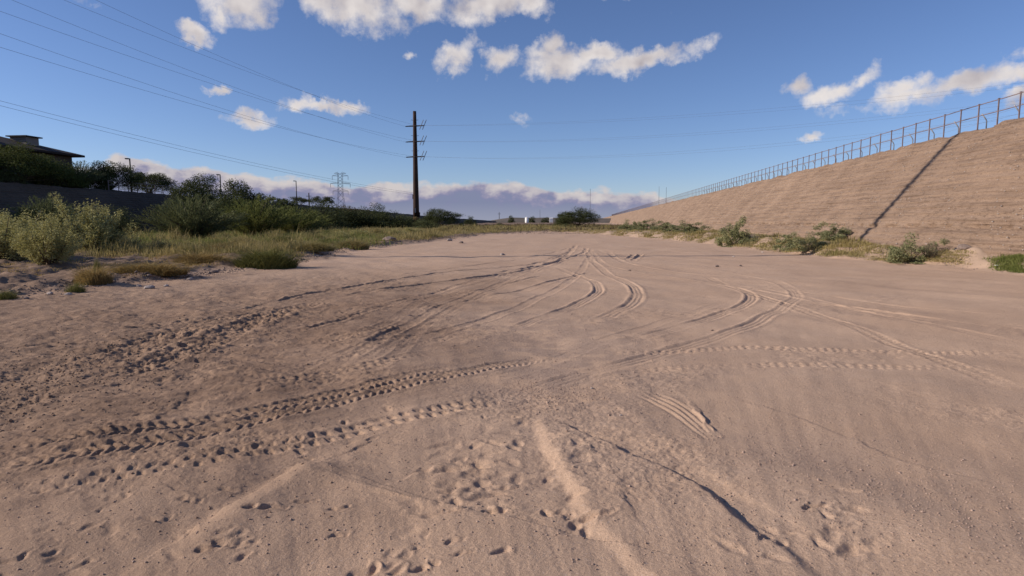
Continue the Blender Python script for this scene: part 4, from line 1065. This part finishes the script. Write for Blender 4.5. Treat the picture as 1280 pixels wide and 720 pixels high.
def pebbles(name, pts, sizes, mat, lab, seed, z=None):
    rg = np.random.default_rng(seed); n = len(pts)
    t = (1+5**.5)/2
    IV = np.array([(-1, t, 0), (1, t, 0), (-1, -t, 0), (1, -t, 0), (0, -1, t), (0, 1, t), (0, -1, -t), (0, 1, -t), (t, 0, -1), (t, 0, 1), (-t, 0, -1), (-t, 0, 1)])/np.hypot(1, t)
    IF = np.array([(0, 11, 5), (0, 5, 1), (0, 1, 7), (0, 7, 10), (0, 10, 11), (1, 5, 9), (5, 11, 4), (11, 10, 2), (10, 7, 6), (7, 1, 8), (3, 9, 4), (3, 4, 2), (3, 2, 6), (3, 6, 8), (3, 8, 9), (4, 9, 5), (2, 4, 11), (6, 2, 10), (8, 6, 7), (9, 8, 1)])
    z = H(pts[:, 0], pts[:, 1]) if z is None else z
    V = IV[None]*(1+rg.normal(size=(n, 12, 1))*.16)*sizes[:, None, None]*np.stack([rg.uniform(.7, 1.3, n), rg.uniform(.7, 1.3, n), rg.uniform(.45, .8, n)], 1)[:, None, :]*.5
    V += np.column_stack([pts, z+sizes*.10])[:, None, :]
    F = IF[None]+(np.arange(n)*12)[:, None, None]
    o = link(name, wrap(mesh_np(name, V.reshape(-1, 3), F.reshape(-1, 3)), M[mat])); tag(o, lab, 'gravel', kind='stuff')
rg = np.random.default_rng(9)
pp = []; ss = []
for (c0, rx, ry), n in zip(gpc, (7000, 1800, 3500, 1300, 700, 300)):
    for _ in range(n): pp.append((c0[0]+rg.normal()*rx*.62, c0[1]+rg.normal()*ry*.62)); ss.append(rg.uniform(.005, .012)*(1+(rg.random() > .97)))
for _ in range(2600):
    px, py = rg.uniform(0, 1280), 340+380*rg.random()**1.4; pp.append(G(px, py)); ss.append(rg.uniform(.005, .014))
pp = np.array(pp, float); ss = np.array(ss)
M['peb'] = simple('gravel_mix', (.22, .155, .12), (.46, .34, .27), 60, .9)
pebbles('gravel', pp, ss, 'peb', 'fine gravel sprinkled over the sand around the centre and right', 2)
pp = []; ss = []
for _ in range(5200):
    y = rg.uniform(11, 75); e = float(left_edge(y)); pp.append((e+rg.normal()*.35-.2, y)); ss.append(rg.uniform(.02, .07)*(1+1.2*(rg.random() > .93)))
for _ in range(500):
    y = rg.uniform(18, 80); e = float(right_edge(y)); pp.append((e+rg.normal()*.2, y)); ss.append(rg.uniform(.02, .08))
for _ in range(1600):
    y = rg.uniform(80, 130); pp.append((rg.uniform(-6, 14), y)); ss.append(rg.uniform(.05, .2))
pq = []; sq = []
for _ in range(2600):
    a_ = rg.random(); px = -40+420*a_+rg.normal()*40; py = 500-115*a_+rg.normal()*22
    pq.append(G(px, max(py, 345))); sq.append(rg.uniform(.008, .028))
for _ in range(700):
    y = rg.uniform(3, 16); pq.append((rg.uniform(-.85, -.2)*y, y)); sq.append(rg.uniform(.006, .02))
M['clod'] = simple('sand_clod', (.20, .135, .095), (.33, .23, .16), 20, .95)
pebbles('clods', np.array(pq, float), np.array(sq), 'clod', 'small sand clods thrown up along the churned tyre tracks on the left', 6)
pebbles('rubble', np.array(pp, float), np.array(ss), 'rockd', 'broken rubble and clods along the edges of the sandy wash', 3)

yy = 17+60*rg.random(2600)**1.3; uu = rg.random(2600)**1.2; zz = .15+5.6*uu
xx = toeR(yy)+(topR(yy)-toeR(yy))*zz/ZR-.02
pebbles('bank_stones', np.column_stack([xx, yy]), rg.uniform(.02, .075, 2600), 'rock', 'small pale stones weathering out of the right embankment', 8, zz)
